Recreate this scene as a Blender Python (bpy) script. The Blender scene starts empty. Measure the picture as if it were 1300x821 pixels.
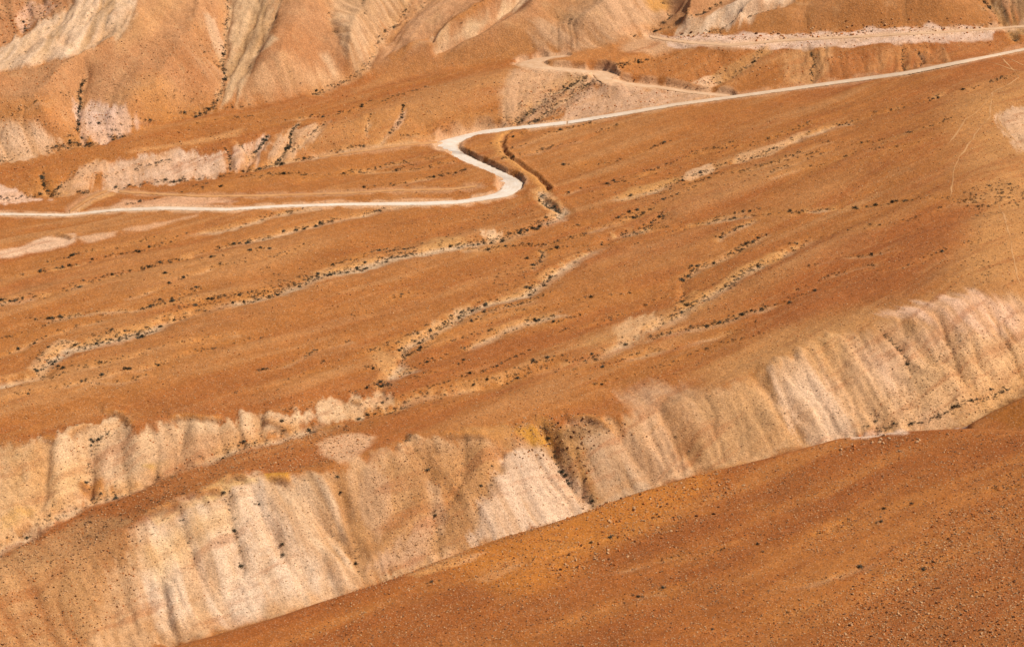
import bpy, math, random
import numpy as np
random.seed(7); rng = np.random.default_rng(7)
C = bpy.context.scene.collection

# ------------------------------------------------------------------ camera numbers
H = 400.0; PITCH = math.radians(18.0); HF = math.radians(22.0)
FPX = 650.0/math.tan(HF/2); UC, VC = 650.0, 410.5
cp, sp = math.cos(PITCH), math.sin(PITCH)

def ray(u, v):
    """pixel of the photograph -> bearing and tangent of the dip of its sight line"""
    x = (np.asarray(u, float)-UC)/FPX; y = -(np.asarray(v, float)-VC)/FPX
    dx = x; dy = cp + y*sp; dz = -sp + y*cp
    return np.arctan2(dx, dy), -dz/np.hypot(dx, dy)

def project(x, y, z):
    z = z-H; d = y*cp - z*sp
    return UC+FPX*x/d, VC-FPX*(y*sp+z*cp)/d

# ------------------------------------------------------------------ value noise
_T = rng.random((256, 256)).astype(np.float32)*2-1
def vn(x, y, s=0):
    x = x+s*17.31; y = y+s*9.77
    xi = np.floor(x).astype(np.int64); yi = np.floor(y).astype(np.int64)
    fx = (x-xi); fy = (y-yi)
    fx = fx*fx*fx*(fx*(fx*6-15)+10); fy = fy*fy*fy*(fy*(fy*6-15)+10)
    a = _T[xi & 255, yi & 255]; b = _T[(xi+1) & 255, yi & 255]
    c = _T[xi & 255, (yi+1) & 255]; d = _T[(xi+1) & 255, (yi+1) & 255]
    return (a*(1-fx)+b*fx)*(1-fy)+(c*(1-fx)+d*fx)*fy
def fbm(x, y, s=0, o=4, g=.5):
    t = 0; a = 1; n = 0
    for k in range(o):
        t = t+a*vn(x*2**k, y*2**k, s+k*3); n += a; a *= g
    return t/n
def ss(a, b, x):
    t = np.clip((x-a)/(b-a), 0, 1); return t*t*(3-2*t)

# ------------------------------------------------------------------ the big shape of the land
# break lines of the land, near to far, traced as seen from the viewpoint
def bl(*p): return np.array(p, float)
L_near = bl((-400,1000),(1700,1000))
L_sky = bl((-400,990),(-200,930),(0,880),(150,840),(300,797),(400,765),(500,733),(600,697),(700,663),(800,628),(880,602),(960,583),(1060,558),(1150,547),(1230,543),(1300,545),(1500,552),(1700,560))
L_hill2 = bl((-400,990),(-200,930),(0,880),(150,840),(300,797),(400,765),(500,733),(600,697),(700,663),(800,628),(880,602),(960,583),(1060,558),(1150,547),(1222,542),(1260,522),(1300,502),(1500,420),(1700,380))
L_cliff = bl((-400,850),(-200,795),(0,735),(60,712),(120,690),(170,664),(205,642),(240,632),(290,612),(330,602),(370,606),(420,600),(450,583),(490,572),(520,560),(560,552),(610,556),(650,547),(700,533),(760,535),(820,517),(870,505),(920,492),(960,472),(1040,435),(1130,412),(1230,392),(1300,375),(1500,330),(1700,290))
L_gul = bl((-400,800),(-200,755),(0,695),(35,674),(90,645),(118,629),(190,605),(230,588),(250,583),(298,565),(372,548),(406,539),(440,531),(477,519),(508,512),(542,503),(626,485),(667,473),(748,459),(802,437),(863,406),(921,380),(1000,345),(1100,322),(1300,285),(1500,250),(1700,215))
L_cl2 = bl((-400,640),(-200,600),(0,561),(51,553),(68,556),(101,541),(142,525),(157,526),(169,541),(186,536),(220,531),(288,527),(315,517),(338,519),(359,520),(406,506),(440,500),(477,500),(508,498),(542,495),(626,480),(667,470),(748,457),(802,435),(863,404),(921,378),(1000,343),(1100,320),(1300,283),(1500,248),(1700,213))
L_foot = bl((-400,295),(-200,275),(0,255),(112,243),(281,223),(352,211),(440,193),(555,176),(650,158),(700,153),(860,126),(945,115),(1063,98),(1148,87),(1219,73),(1300,58),(1500,25),(1700,0))
L_ter = bl((-400,270),(-200,250),(0,230),(57,212),(85,202),(183,190),(284,186),(338,168),(416,155),(500,140),(600,115),(640,95),(684,84),(724,84),(780,82),(830,58),(900,58),(989,53),(1097,47),(1198,42),(1300,35),(1500,15),(1700,0))
L_val = bl((-400,285),(-200,245),(0,207),(60,195),(112,183),(160,172),(247,146),(280,139),(395,118),(440,106),(520,94),(633,78),(684,72),(724,69),(780,64),(830,46),(900,48),(989,45),(1097,38),(1198,34),(1300,29),(1500,8),(1700,-10))
L_top = bl((-400,-260),(1700,-260))
NT = 900; TH = np.linspace(math.radians(-19), math.radians(19), NT)
def tline(L):
    u = np.arange(L[0,0], L[-1,0]+1, 5.0); v = np.interp(u, L[:,0], L[:,1])
    th, T = ray(u, v); return np.interp(TH, th, T)
UU = UC+FPX*np.tan(TH)*cp          # roughly the pixel column of each bearing
def by_u(*p):
    p = np.array(p, float); return np.interp(UU, p[:,0], p[:,1])
# (break line, slope up to it, gap to the next visible ground)
Ts = [tline(L_near)]
r = np.full(NT, 398.0); z = H-r*Ts[0]
R = [r*0+100, r*0+300, r]; Z = [z-12, z-4, z]
def gsm(a, deg):
    k = deg/math.degrees(TH[1]-TH[0]); n = int(3*k); q = np.exp(-.5*(np.arange(-n, n+1)/k)**2); q /= q.sum()
    x = np.arange(len(a)); c = np.polyfit(x, a, 1); t = np.polyval(c, x)
    return np.convolve(np.pad(a-t, n, mode='edge'), q, 'valid')+t
def to(L, m, jump=None, dip=9.0, even=0.0, aim=None):
    global r, z
    T = np.minimum(tline(L), Ts[-1]-1e-6); Ts.append(T)
    m = m if not np.isscalar(m) else np.full(NT, m)
    r1 = (H-z+m*r)/(m+T); r1 = np.maximum(r1, r+.01); z1 = H-r1*T
    if even:
        q1 = gsm(z1-.13*r1, even); r1 = np.maximum((H-q1)/(T+.13), r+.01); z1 = H-r1*T
    r, z = r1, z1; R.append(r); Z.append(z)
    if aim is not None: jump = np.clip(aim-r, .01, None)
    if jump is not None:
        R.append(r+jump*.06+.01); Z.append(z-jump*.06*T-jump*.008)
        R.append(r+jump*.55+.02); Z.append(z-jump*.55*T-dip*np.clip(jump/60, 0, 1))
        r = r+jump+.03; z = H-r*T; R.append(r); Z.append(z)
to(L_sky, .05, by_u((-400,95),(1100,115),(1180,115),(1235,50),(1700,50)), 16)
Th2 = tline(L_hill2); zb = H-(R[3]+115)*Th2; k12 = int(np.argmin(np.abs(UU-1190)))
zb = np.where(UU < UU[k12], zb, zb[k12]+(UU-UU[k12])*.012)
to(L_hill2, .30, dip=9, aim=(H-zb)/Th2)
to(L_cliff, by_u((-400,.45),(100,.5),(250,.7),(1000,.62),(1200,.5),(1700,.4)), even=1.2)
to(L_gul, by_u((-400,.02),(0,.02),(150,.06),(400,.10),(700,.12),(1700,.13)), even=1.5)
to(L_cl2, by_u((-400,.6),(400,.6),(520,.3),(700,.14),(1700,.13)), even=2.2)
to(L_foot, .125, even=1.2)
to(L_ter, by_u((-400,.34),(300,.34),(600,.32),(800,.36),(1700,.42)), even=.8)
to(L_val, .14, even=.8)
to(L_top, by_u((-400,.48),(400,.50),(900,.46),(1300,.40),(1700,.40)))
R.append(r+400); Z.append(z+120); R.append(r+4000); Z.append(z-200)
R = np.array(R); Z = np.array(Z)
RG = np.arange(100.0, 1300.0, .75)
def fill():
    t = np.empty((NT, len(RG)), np.float32)
    for i in range(NT): t[i] = np.interp(RG, R[:,i], Z[:,i])
    return t
TAB = fill()
def blur(a, s, ax):
    n = int(s*3)+1; k = np.exp(-.5*(np.arange(-n, n+1)/s)**2); k /= k.sum()
    a = np.moveaxis(a, ax, -1); p = np.pad(a, [(0,0),(n,n)], mode='edge'); o = np.zeros_like(a)
    for i, w in enumerate(k): o += np.float32(w)*p[:, i:i+a.shape[1]]
    return np.moveaxis(o, -1, ax)
TAB = blur(blur(TAB, 1.8, 1), 2.2, 0)
def samp(tab, th, rr):
    a = np.clip((th-TH[0])/(TH[1]-TH[0]), 0, NT-1.001); b = np.clip((rr-RG[0])/(RG[1]-RG[0]), 0, len(RG)-1.001)
    i = a.astype(int); j = b.astype(int); fa = a-i; fb = b-j
    return (tab[i,j]*(1-fb)+tab[i,j+1]*fb)*(1-fa)+(tab[i+1,j]*(1-fb)+tab[i+1,j+1]*fb)*fa
def hit(tab, u, v, off=0.0):
    """where the sight line through a pixel first meets the ground: world x, y"""
    th, T = ray(u, v); th = np.atleast_1d(th); T = np.atleast_1d(T); out = []
    for a, t in zip(th, T):
        zz = samp(tab, np.full(len(RG), a), RG)+off; f = zz-(H-RG*t)
        f[RG < 380] = -1
        k = int(np.argmax(f >= 0))
        if f[k] < 0: k = len(RG)-1
        w = f[k-1]/(f[k-1]-f[k]) if k > 0 and f[k] != f[k-1] else 0
        rr = RG[k-1]+w*(RG[k]-RG[k-1]) if k > 0 else RG[0]
        out.append((rr*math.sin(a), rr*math.cos(a)))
    return np.array(out)

# ------------------------------------------------------------------ ground grid (plain world grid)
def axis(lo, hi, st, ext, g=1.25):
    a = list(np.arange(lo, hi+st/2, st)); s = st; x = a[-1]
    while x < hi+ext: s *= g; x += s; a.append(x)
    s = st; x = a[0]; b = []
    while x > lo-ext: s *= g; x -= s; b.append(x)
    return np.array(b[::-1]+a)
GX = axis(-215, 215, .5, 1200); GY = axis(405, 985, .5, 900)
GY = GY[GY > -260]
X, Y = np.meshgrid(GX, GY)      # [j(y), i(x)]
THg = np.arctan2(X, np.maximum(Y, 1)); RGd = np.hypot(X, Y)
ZG = samp(TAB, THg, RGd).astype(np.float64)
far = RGd > 1290; ZG = np.where(far, ZG-(RGd-1290)*.05, ZG)
def gsamp(F, x, y):
    i = np.clip(np.searchsorted(GX, x)-1, 0, len(GX)-2); j = np.clip(np.searchsorted(GY, y)-1, 0, len(GY)-2)
    fx = np.clip((x-GX[i])/(GX[i+1]-GX[i]), 0, 1); fy = np.clip((y-GY[j])/(GY[j+1]-GY[j]), 0, 1)
    return (F[j,i]*(1-fx)+F[j,i+1]*fx)*(1-fy)+(F[j+1,i]*(1-fx)+F[j+1,i+1]*fx)*fy
def polar(F):
    a, b = np.meshgrid(TH, RG, indexing='ij')
    return gsamp(F, b*np.sin(a), b*np.cos(a)).astype(np.float32)
def dens(P, st=2.0, jit=0.0):
    P = np.asarray(P, float); out = [P[0]]
    for a, b in zip(P[:-1], P[1:]):
        n = max(1, int(np.hypot(*(b[:2]-a[:2]))/st))
        for k in range(1, n+1): out.append(a+(b-a)*k/n)
    out = np.array(out)
    if jit:
        L = np.arange(len(out))*st; k = rng.random()*90
        out[:,0] += jit*fbm(L/9, L*0+k, 1, 3); out[:,1] += jit*fbm(L/9, L*0+k+31, 2, 3)
    return out
def dist_lines(lines, md):
    """distance to a set of polylines, side (+ = left of travel), fraction along"""
    D = np.full(X.shape, md, np.float32); S = np.zeros(X.shape, np.float32); Q = np.zeros(X.shape, np.float32)
    for P in lines:
        n = len(P)-1
        for k, (a, b) in enumerate(zip(P[:-1], P[1:])):
            i0, i1 = np.searchsorted(GX, [min(a[0],b[0])-md, max(a[0],b[0])+md])
            j0, j1 = np.searchsorted(GY, [min(a[1],b[1])-md, max(a[1],b[1])+md])
            if i1 <= i0 or j1 <= j0: continue
            x = X[j0:j1,i0:i1]; y = Y[j0:j1,i0:i1]; vx, vy = b[0]-a[0], b[1]-a[1]; l2 = vx*vx+vy*vy+1e-9
            t = np.clip(((x-a[0])*vx+(y-a[1])*vy)/l2, 0, 1)
            d = np.hypot(x-a[0]-t*vx, y-a[1]-t*vy); c = vx*(y-a[1])-vy*(x-a[0])
            m = d < D[j0:j1,i0:i1]
            D[j0:j1,i0:i1][m] = d[m]; S[j0:j1,i0:i1][m] = np.sign(c[m]); Q[j0:j1,i0:i1][m] = ((k+t)/n)[m]
    return D, S, Q
def dist_local(P, md):
    i0, i1 = np.searchsorted(GX, [P[:,0].min()-md, P[:,0].max()+md]); j0, j1 = np.searchsorted(GY, [P[:,1].min()-md, P[:,1].max()+md])
    sl = (slice(j0, j1), slice(i0, i1)); gx = GX[i0:i1]; gy = GY[j0:j1]; sh = (j1-j0, i1-i0)
    D = np.full(sh, md, np.float32); S = np.zeros(sh, np.float32); Q = np.zeros(sh, np.float32); n = len(P)-1
    for k, (a, b) in enumerate(zip(P[:-1], P[1:])):
        p0, p1 = np.searchsorted(gx, [min(a[0],b[0])-md, max(a[0],b[0])+md]); q0, q1 = np.searchsorted(gy, [min(a[1],b[1])-md, max(a[1],b[1])+md])
        if p1 <= p0 or q1 <= q0: continue
        x = gx[None,p0:p1]; y = gy[q0:q1,None]; vx, vy = b[0]-a[0], b[1]-a[1]; l2 = vx*vx+vy*vy+1e-9
        t = np.clip(((x-a[0])*vx+(y-a[1])*vy)/l2, 0, 1); d = np.hypot(x-a[0]-t*vx, y-a[1]-t*vy); c = vx*(y-a[1])-vy*(x-a[0])
        v = (slice(q0,q1), slice(p0,p1)); m = d < D[v]; D[v][m] = d[m]; S[v][m] = np.sign(c[m]); Q[v][m] = ((k+t)/n)[m]
    return sl, D, S, Q
def w(tab, P, off=0, st=2.0, jit=0.0):
    P = np.array(P, float); return dens(hit(tab, P[:,0], P[:,1], off), st, jit)

# ------------------------------------------------------------------ hills: crests and valleys
HG = [  # valley floors of the far hills
 [(247,146),(271,135),(289,101),(284,85),(288,68),(286,41),(293,20),(288,-10),(280,-60)],
 [(112,183),(98,166),(98,145),(101,118),(110,101)],
 [(395,117),(440,100),(464,85),(477,64),(494,34),(521,7),(545,-40)],
 [(552,72),(600,48),(648,14),(680,-30)],
 [(760,66),(802,49),(829,41),(853,22),(840,0),(820,-30)],
 [(832,42),(860,32),(877,22),(921,3),(960,-20)],
 [(900,46),(945,27),(1005,3),(1060,-30)],
 [(1292,45),(1266,20),(1249,0),(1240,-40)],
 [(0,206),(-80,190),(-160,150)],
 [(-10,60),(30,34),(40,5),(60,-30)],
 [(1420,30),(1440,-30)],
]
HR = [  # crests between them
 [(60,150),(40,120),(80,80),(130,50),(175,20),(200,-30)],
 [(200,146),(190,120),(205,90),(222,60),(245,30),(260,-20)],
 [(350,100),(352,70),(372,40),(385,10),(395,-30)],
 [(440,60),(445,30),(470,-10)],
 [(470,98),(500,74),(560,35),(613,0),(640,-20)],
 [(540,70),(580,52),(620,37),(680,0),(710,-30)],
 [(690,60),(740,30),(770,0),(790,-30)],
 [(870,10),(890,-20)],
 [(885,37),(935,14),(965,-10)],
 [(1060,38),(1080,10),(1110,-20)],
 [(1190,34),(1190,5),(1180,-30)],
 [(1330,20),(1340,-20)],
]
AMP = 7.0
DG, _, _ = dist_lines([w(TAB, p, 0, 4, 2.0) for p in HG], 60)
DR, _, _ = dist_lines([w(TAB, p, AMP, 4, 2.0) for p in HR], 60)
rv = gsamp(ZG*0+0, X, Y)
Lval_r = np.interp(THg, TH, R[-4] if False else R[list(range(len(R)))[-4]])
hm = ss(0, 10, RGd-Lval_r)                       # 0 on the valley floor, 1 on the hills
f = DG/(DG+DR+1e-3); f = .35*f+.65*ss(0, 1, f)
wx = fbm(X/40, Y/40, 5, 3)
relief = AMP*(f**1.1)+1.2*fbm(X/22, Y/22, 8, 4)
relief *= hm
ZG = ZG+relief
ZG += (.5*fbm(X/30, Y/30, 11, 4)*(1-hm)).astype(float)
Psh = w(TAB, [(1290,60),(1262,120),(1252,200),(1262,270),(1285,360),(1330,470)], 0, 4); sl, D, S_, Q = dist_local(Psh, 55.0)
ZG[sl] += 4.5*np.cos(np.clip(D/55, 0, 1)*math.pi/2)**2*ss(0, .15, Q)*(1-hm[sl])
TA = polar(ZG)

# direction of drainage on the fan, in world
a0, b0 = hit(TA, [112, 599], [440, 311])
FD = (b0-a0)/np.hypot(*(b0-a0)); FS = X*FD[0]+Y*FD[1]; FT = -X*FD[1]+Y*FD[0]
wob = 5*fbm(X/70, Y/70, 21, 3)
cl3 = np.interp(THg, TH, R[list(range(len(R)))[-8]])

# ------------------------------------------------------------------ colour helper
def lin(c):
    c = np.array(c, float)/255; return np.where(c <= .04045, c/12.92, ((c+.055)/1.055)**2.4)
GAIN = .80
def pig(r_, g_, b_): return lin((r_, g_, b_))*GAIN
COL = np.zeros(X.shape+(3,), np.float32)
fan = pig(173,106,50); fan_red = pig(162,89,40); fan_light = pig(192,134,80); fore = pig(164,92,38); hillc = pig(196,140,94)
ROCK = np.zeros(X.shape, np.float32)     # how stony
def mixc(c, m, sl=(slice(None), slice(None))):
    m = np.clip(m, 0, 1)[...,None].astype(np.float32); COL[sl] = COL[sl]*(1-m)+np.asarray(c, np.float32)*m
n1 = fbm((FT+wob)/7, FS/90, 31, 4, .6); n2 = fbm((FT+wob)/22, FS/160, 37, 3); n3 = fbm(X/30, Y/30, 41, 4)
COL[:] = fan
mixc(fan_light, ss(.12, .65, n1)*.55); mixc(fan_red, ss(.08, .5, -n1)*.55)
mixc(fan_light, ss(.1, .6, n2)*.55); mixc(fan_red, ss(.1, .5, -n2)*.55)
sk = np.interp(THg, TH, R[3]); fm = 1-ss(0, 6, RGd-sk)
mixc(fore, fm*.75); mixc(pig(192,120,56), fm*ss(.02,.45,n1)*.55); mixc(pig(146,78,34), fm*ss(.02,.45,-n1)*.45)
mixc(hillc, hm*(.75+.25*n3)); mixc(pig(182,116,66), hm*ss(.0,.5,fbm(X/25,Y/25,44,3))*.6)
ZG += (.45*n1+2.3*n2)*(1-hm)*(1-fm)*.8

# ------------------------------------------------------------------ patches of bare pale ground
def polymask(P, feather, warp=1.5, wl=9, ext=None):
    i0, i1 = np.searchsorted(GX, [P[:,0].min()-feather*2-warp, P[:,0].max()+feather*2+warp])
    j0, j1 = np.searchsorted(GY, [P[:,1].min()-feather*2-warp, P[:,1].max()+feather*2+warp])
    x = X[j0:j1,i0:i1]; y = Y[j0:j1,i0:i1]
    ins = np.zeros(x.shape, bool); D = np.full(x.shape, 1e9)
    Q = np.vstack([P, P[:1]])
    for a, b in zip(Q[:-1], Q[1:]):
        vx, vy = b-a; l2 = vx*vx+vy*vy+1e-9
        t = np.clip(((x-a[0])*vx+(y-a[1])*vy)/l2, 0, 1)
        D = np.minimum(D, np.hypot(x-a[0]-t*vx, y-a[1]-t*vy))
        if vy != 0:
            c = ((a[1] > y) != (b[1] > y)) & (x < vx*(y-a[1])/vy+a[0]); ins ^= c
    sd = np.where(ins, D, -D)+warp*fbm(x/wl, y/wl, int(abs(P[0,0]))%50, 4, .6)
    if ext is not None: sd = sd+ext(x, y)
    return (slice(j0,j1), slice(i0,i1)), ss(-feather, feather, sd)
# (outline, colour, strength, feather m, rill direction in the picture, rill wavelength m, rill depth m, colour contrast)
def patch(P, col, st=1.0, fe=2.5, rd=None, wl=3.0, dep=0.0, con=.4, col2=None, rock=0, warp=2.0):
    P = np.array(P, float); W = hit(TA, P[:,0], P[:,1])
    ext = None; W2 = np.roll(W, -1, 0); big_ = abs((W[:,0]*W2[:,1]-W[:,1]*W2[:,0]).sum())/np.hypot(*(W2-W).T).sum()
    if rd is not None:
        cu, cv = P.mean(0); p0, p1 = hit(TA, [cu-rd[0]*6, cu+rd[0]*6], [cv-rd[1]*6, cv+rd[1]*6]); d = (p1-p0)/(np.hypot(*(p1-p0))+1e-9)
        amp = min(4.0, .75*big_)
        ext = lambda x, y: amp*fbm((-x*d[1]+y*d[0]+1.6*fbm(x/18, y/18, 3, 2))/(wl*.8), (x*d[0]+y*d[1])/(wl*9), int(cu)%41, 4, .7)
    sl, m = polymask(W, fe*.62, min(3.5, warp*1.4, .35+.45*big_), 9, ext)
    x = X[sl]; y = Y[sl]; c1 = np.array(pig(*col), np.float32); mm = (m*st)[...,None]; con = con*.85
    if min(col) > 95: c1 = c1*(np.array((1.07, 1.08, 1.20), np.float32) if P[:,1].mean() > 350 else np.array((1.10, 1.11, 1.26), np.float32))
    if rd is not None:
        cu, cv = P.mean(0); p0, p1 = hit(TA, [cu-rd[0]*6, cu+rd[0]*6], [cv-rd[1]*6, cv+rd[1]*6])
        d = (p1-p0)/(np.hypot(*(p1-p0))+1e-9); s = x*d[0]+y*d[1]; t = -x*d[1]+y*d[0]+1.6*fbm(x/18, y/18, 3, 2)
        far_ = cv < 200; A = 1.4 if far_ else .62
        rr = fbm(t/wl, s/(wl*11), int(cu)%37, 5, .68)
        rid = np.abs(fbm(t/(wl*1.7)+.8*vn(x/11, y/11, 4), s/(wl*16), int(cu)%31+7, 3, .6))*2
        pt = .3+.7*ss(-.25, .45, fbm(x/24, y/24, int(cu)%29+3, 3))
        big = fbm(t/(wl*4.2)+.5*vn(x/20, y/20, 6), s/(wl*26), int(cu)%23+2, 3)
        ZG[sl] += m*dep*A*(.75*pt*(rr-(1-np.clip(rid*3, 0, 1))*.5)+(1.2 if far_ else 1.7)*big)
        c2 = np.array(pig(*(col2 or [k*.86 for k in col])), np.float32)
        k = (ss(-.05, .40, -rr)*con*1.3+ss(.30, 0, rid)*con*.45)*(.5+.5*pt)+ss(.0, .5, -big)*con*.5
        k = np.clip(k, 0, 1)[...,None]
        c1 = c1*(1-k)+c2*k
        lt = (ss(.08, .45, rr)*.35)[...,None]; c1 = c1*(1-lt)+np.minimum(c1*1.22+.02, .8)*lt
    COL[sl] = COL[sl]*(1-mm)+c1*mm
    if rock: ROCK[sl] = np.maximum(ROCK[sl], m*rock)
# hills
patch([(-40,100),(0,90),(60,78),(150,56),(172,20),(178,-20),(110,-20),(92,0),(45,35),(0,60),(-40,75)], (217,178,132), .95, 2, (-.55,1), 3.5, .9, .55, (190,143,88))
patch([(-40,-20),(90,-20),(90,2),(45,32),(0,55),(-40,60)], (184,124,78), .9, 3, (.2,1), 3, 1.0, .5, (146,96,58), rock=.3)
patch([(20,25),(34,0),(45,0),(38,30),(28,42)], (214,165,125), .8, 1.5)
patch([(40,10),(60,0),(75,5),(55,20),(40,30)], (200,150,108), .7, 1.5)
patch([(150,60),(170,20),(200,-10),(235,0),(215,30),(190,52)], (196,142,90), .7, 5, (-.5,1), 4, .5, .3, rock=.3)
patch([(98,133),(103,178),(120,180),(150,173),(190,156),(172,145),(140,140),(115,128)], (224,182,145), .95, 2.5, (.1,1), 3, .4, .35)
patch([(150,120),(200,95),(235,130),(190,150)], (206,144,82), .6, 9)
patch([(0,160),(30,160),(55,168),(78,180),(50,194),(0,204),(-60,215),(-60,170)], (216,172,124), .9, 2, (.5,1), 3, .7, .5, (196,142,88))
patch([(0,125),(60,130),(95,165),(60,165),(0,155)], (200,128,62), .5, 6)
patch([(256,15),(275,20),(284,60),(283,82),(270,62),(262,35)], (216,170,122), .9, 2, (.3,1), 3, .8, .5)
patch([(294,-20),(352,-20),(350,25),(335,55),(318,80),(300,110),(275,142),(268,140),(290,105),(290,60)], (199,158,108), .95, 2.5, (-.5,1), 3, 1.0, .55, (176,130,80))
patch([(318,62),(345,42),(352,50),(335,65),(318,75)], (222,182,128), .8, 2)
patch([(322,100),(350,75),(400,80),(440,98),(400,113),(330,120),(300,135)], (208,158,104), .75, 6, (.3,1), 4, .4, .4)
patch([(405,70),(416,66),(430,95),(425,100)], (222,178,125), .7, 2.5)
patch([(412,-20),(540,-20),(510,15),(492,32),(476,60),(455,88),(436,70),(425,40)], (204,160,110), .95, 2.5, (.55,1), 3, 1.3, .7, (170,118,72))
patch([(492,40),(520,10),(550,-20),(600,-10),(560,25),(510,60),(485,72)], (206,150,98), .85, 3, (-.7,.7), 3, .8, .5, (180,122,70))
patch([(550,48),(575,35),(600,28),(640,0),(672,-15),(676,-2),(640,22),(600,42),(562,62),(552,66)], (218,176,124), .95, 2, (-.2,1), 2.5, .6, .45)
patch([(490,72),(560,36),(612,0),(640,-10),(600,24),(550,46),(500,80)], (184,118,62), .9, 1.5)
patch([(440,118),(480,90),(545,66),(620,40),(690,20),(720,40),(700,66),(620,76),(520,92)], (184,124,70), .75, 5)
patch([(700,30),(770,-20),(850,-20),(850,20),(830,38),(800,48),(760,62),(720,66),(690,62),(668,30)], (197,150,102), .9, 4, (.6,1), 3, .7, .55, (176,120,70), rock=.5)
patch([(680,10),(720,-15),(780,-20),(760,10),(715,30)], (182,128,80), .7, 5)
patch([(815,-10),(845,-10),(850,10),(838,20),(820,8)], (206,142,66), .8, 3)
patch([(778,46),(800,30),(822,34),(802,46)], (208,150,98), .7, 2)
patch([(862,46),(868,38),(882,24),(925,6),(1000,-15),(1005,2),(945,26),(902,42),(880,50)], (222,184,138), .95, 2, (-.3,1), 3, .6, .45, (196,146,98))
patch([(1000,5),(1060,-20),(1240,-20),(1258,20),(1262,32),(1100,38),(990,44),(930,44)], (180,116,60), .85, 4, (-.1,1), 6, .3, .25)
patch([(1240,-20),(1260,-20),(1285,20),(1300,40),(1285,55),(1275,35),(1262,15)], (190,140,84), .9, 2, (.4,1), 3, .8, .6, (130,92,54), rock=.6)
patch([(1278,-20),(1400,-20),(1400,35),(1300,32)], (160,118,76), .9, 3)
# between the roads
patch([(636,120),(650,95),(690,88),(750,92),(760,100),(710,118),(680,135),(650,158),(632,150)], (204,154,104), .9, 4, (-.2,1), 3, .5, .4)
patch([(700,158),(740,120),(775,108),(860,116),(915,122),(860,131),(760,148)], (200,154,110), .95, 2.5, (-.2,1), 4, .4, .35, (182,132,88))
patch([(655,145),(700,118),(752,98),(758,104),(722,128),(690,150),(660,162)], (190,146,104), .85, 2, (-1,.6), 2, .6, .5, (120,90,60), rock=.8)
patch([(700,76),(800,58),(850,62),(830,76),(786,86),(740,86)], (188,118,60), .8, 3)
patch([(800,50),(835,44),(870,60),(830,72),(790,66)], (206,158,108), .7, 4)
patch([(785,100),(800,84),(860,70),(950,66),(960,85),(910,108),(860,112)], (182,112,55), .85, 3)
patch([(835,44),(860,48),(1000,44),(1100,36),(1200,31),(1262,30),(1262,50),(1200,52),(1100,58),(1000,62),(930,64),(850,60)], (214,174,136), .95, .8, None, 2.0, .5, .6, None, rock=.3)
patch([(875,105),(898,95),(915,92),(920,100),(900,112)], (232,180,126), .9, 1.2)
patch([(900,95),(950,66),(978,58),(980,66),(950,88),(915,108)], (198,142,84), .7, 2, (-.8,.6), 2, .4, .5)
patch([(990,88),(1000,66),(1030,60),(1056,62),(1050,100),(1030,104),(1000,104)], (206,148,92), .75, 4, (0,1), 3, .6, .5)
patch([(1050,75),(1115,60),(1120,92),(1060,100)], (178,108,54), .7, 3, (0,1), 3, .6, .5)
patch([(1115,60),(1200,54),(1210,75),(1150,88),(1110,90)], (196,132,76), .75, 3, (0,1), 3, .9, .7, (170,100,50))
patch([(1205,52),(1270,44),(1285,55),(1220,70)], (176,108,56), .7, 2)
# terrace faces
patch([(-60,235),(0,233),(40,246),(60,252),(0,257),(-60,268)], (222,178,138), .95, 1.5, (.2,1), 3, .4, .3)
patch([(66,244),(80,232),(92,216),(124,204),(140,206),(118,220),(112,240)], (214,164,114), .85, 2, (-.3,1), 2.5, .5, .5)
patch([(124,242),(134,215),(150,203),(190,192),(230,187),(262,192),(286,192),(290,208),(290,220),(250,226),(200,231),(150,238)], (214,172,130), .95, 1.8, (.15,1), 3, .9, .5, (190,138,92))
patch([(293,216),(300,190),(312,186),(337,170),(345,172),(335,190),(320,206),(310,216)], (224,180,138), .9, 1.5, (-.3,1), 2, .8, .6, (176,120,76))
patch([(345,210),(352,185),(372,162),(418,155),(404,172),(380,192),(362,208)], (208,160,112), .9, 1.8, (-.4,1), 2, .6, .5)
patch([(160,192),(220,180),(300,166),(310,160),(300,172),(200,190)], (214,152,92), .6, 2)
patch([(430,196),(500,180),(556,178),(540,182),(480,190)], (206,150,90), .7, 1.5)
patch([(498,165),(508,150),(518,140),(516,150),(506,166)], (226,184,142), .8, .8)
patch([(430,150),(500,140),(600,140),(640,150),(600,165),(520,176),(440,185)], (190,128,70), .5, 6)
# below the lower road
patch([(-60,332),(0,322),(30,312),(60,303),(92,302),(96,308),(60,318),(0,329),(-60,345)], (220,176,130), .85, 1.5, None, warp=1.6)
patch([(100,304),(130,298),(150,295),(146,301),(112,309)], (214,166,118), .7, 1.5, None, warp=1.6)
patch([(158,294),(190,287),(236,277),(250,276),(230,282),(186,294)], (212,160,110), .65, 1.5, None, warp=1.6)
patch([(140,262),(160,252),(260,250),(300,258),(260,266),(160,268)], (214,160,112), .8, 2)
patch([(90,268),(108,252),(135,242),(146,244),(122,256),(104,268)], (216,154,92), .85, 1.0)
patch([(590,330),(600,318),(640,300),(660,305),(640,316)], (198,140,80), .4, 3)
patch([(606,293),(616,290),(636,292),(643,300),(636,306),(620,307)], (222,176,122), .9, 1.5, (.1,1), 2, .4, .4)
patch([(530,315),(560,300),(590,305),(580,318),(540,322)], (202,150,88), .6, 4)
patch([(38,470),(48,455),(62,440),(80,432),(98,436),(96,442),(82,448),(64,464),(56,476)], (208,154,98), .9, 1.5, rock=.7)
patch([(540,425),(552,408),(580,390),(600,386),(604,394),(578,408),(560,418)], (220,172,118), .85, 1.8, (-.2,1), 2, .5, .4)
patch([(515,440),(524,420),(540,418),(540,430),(526,438)], (222,174,120), .85, 1.5)
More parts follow.
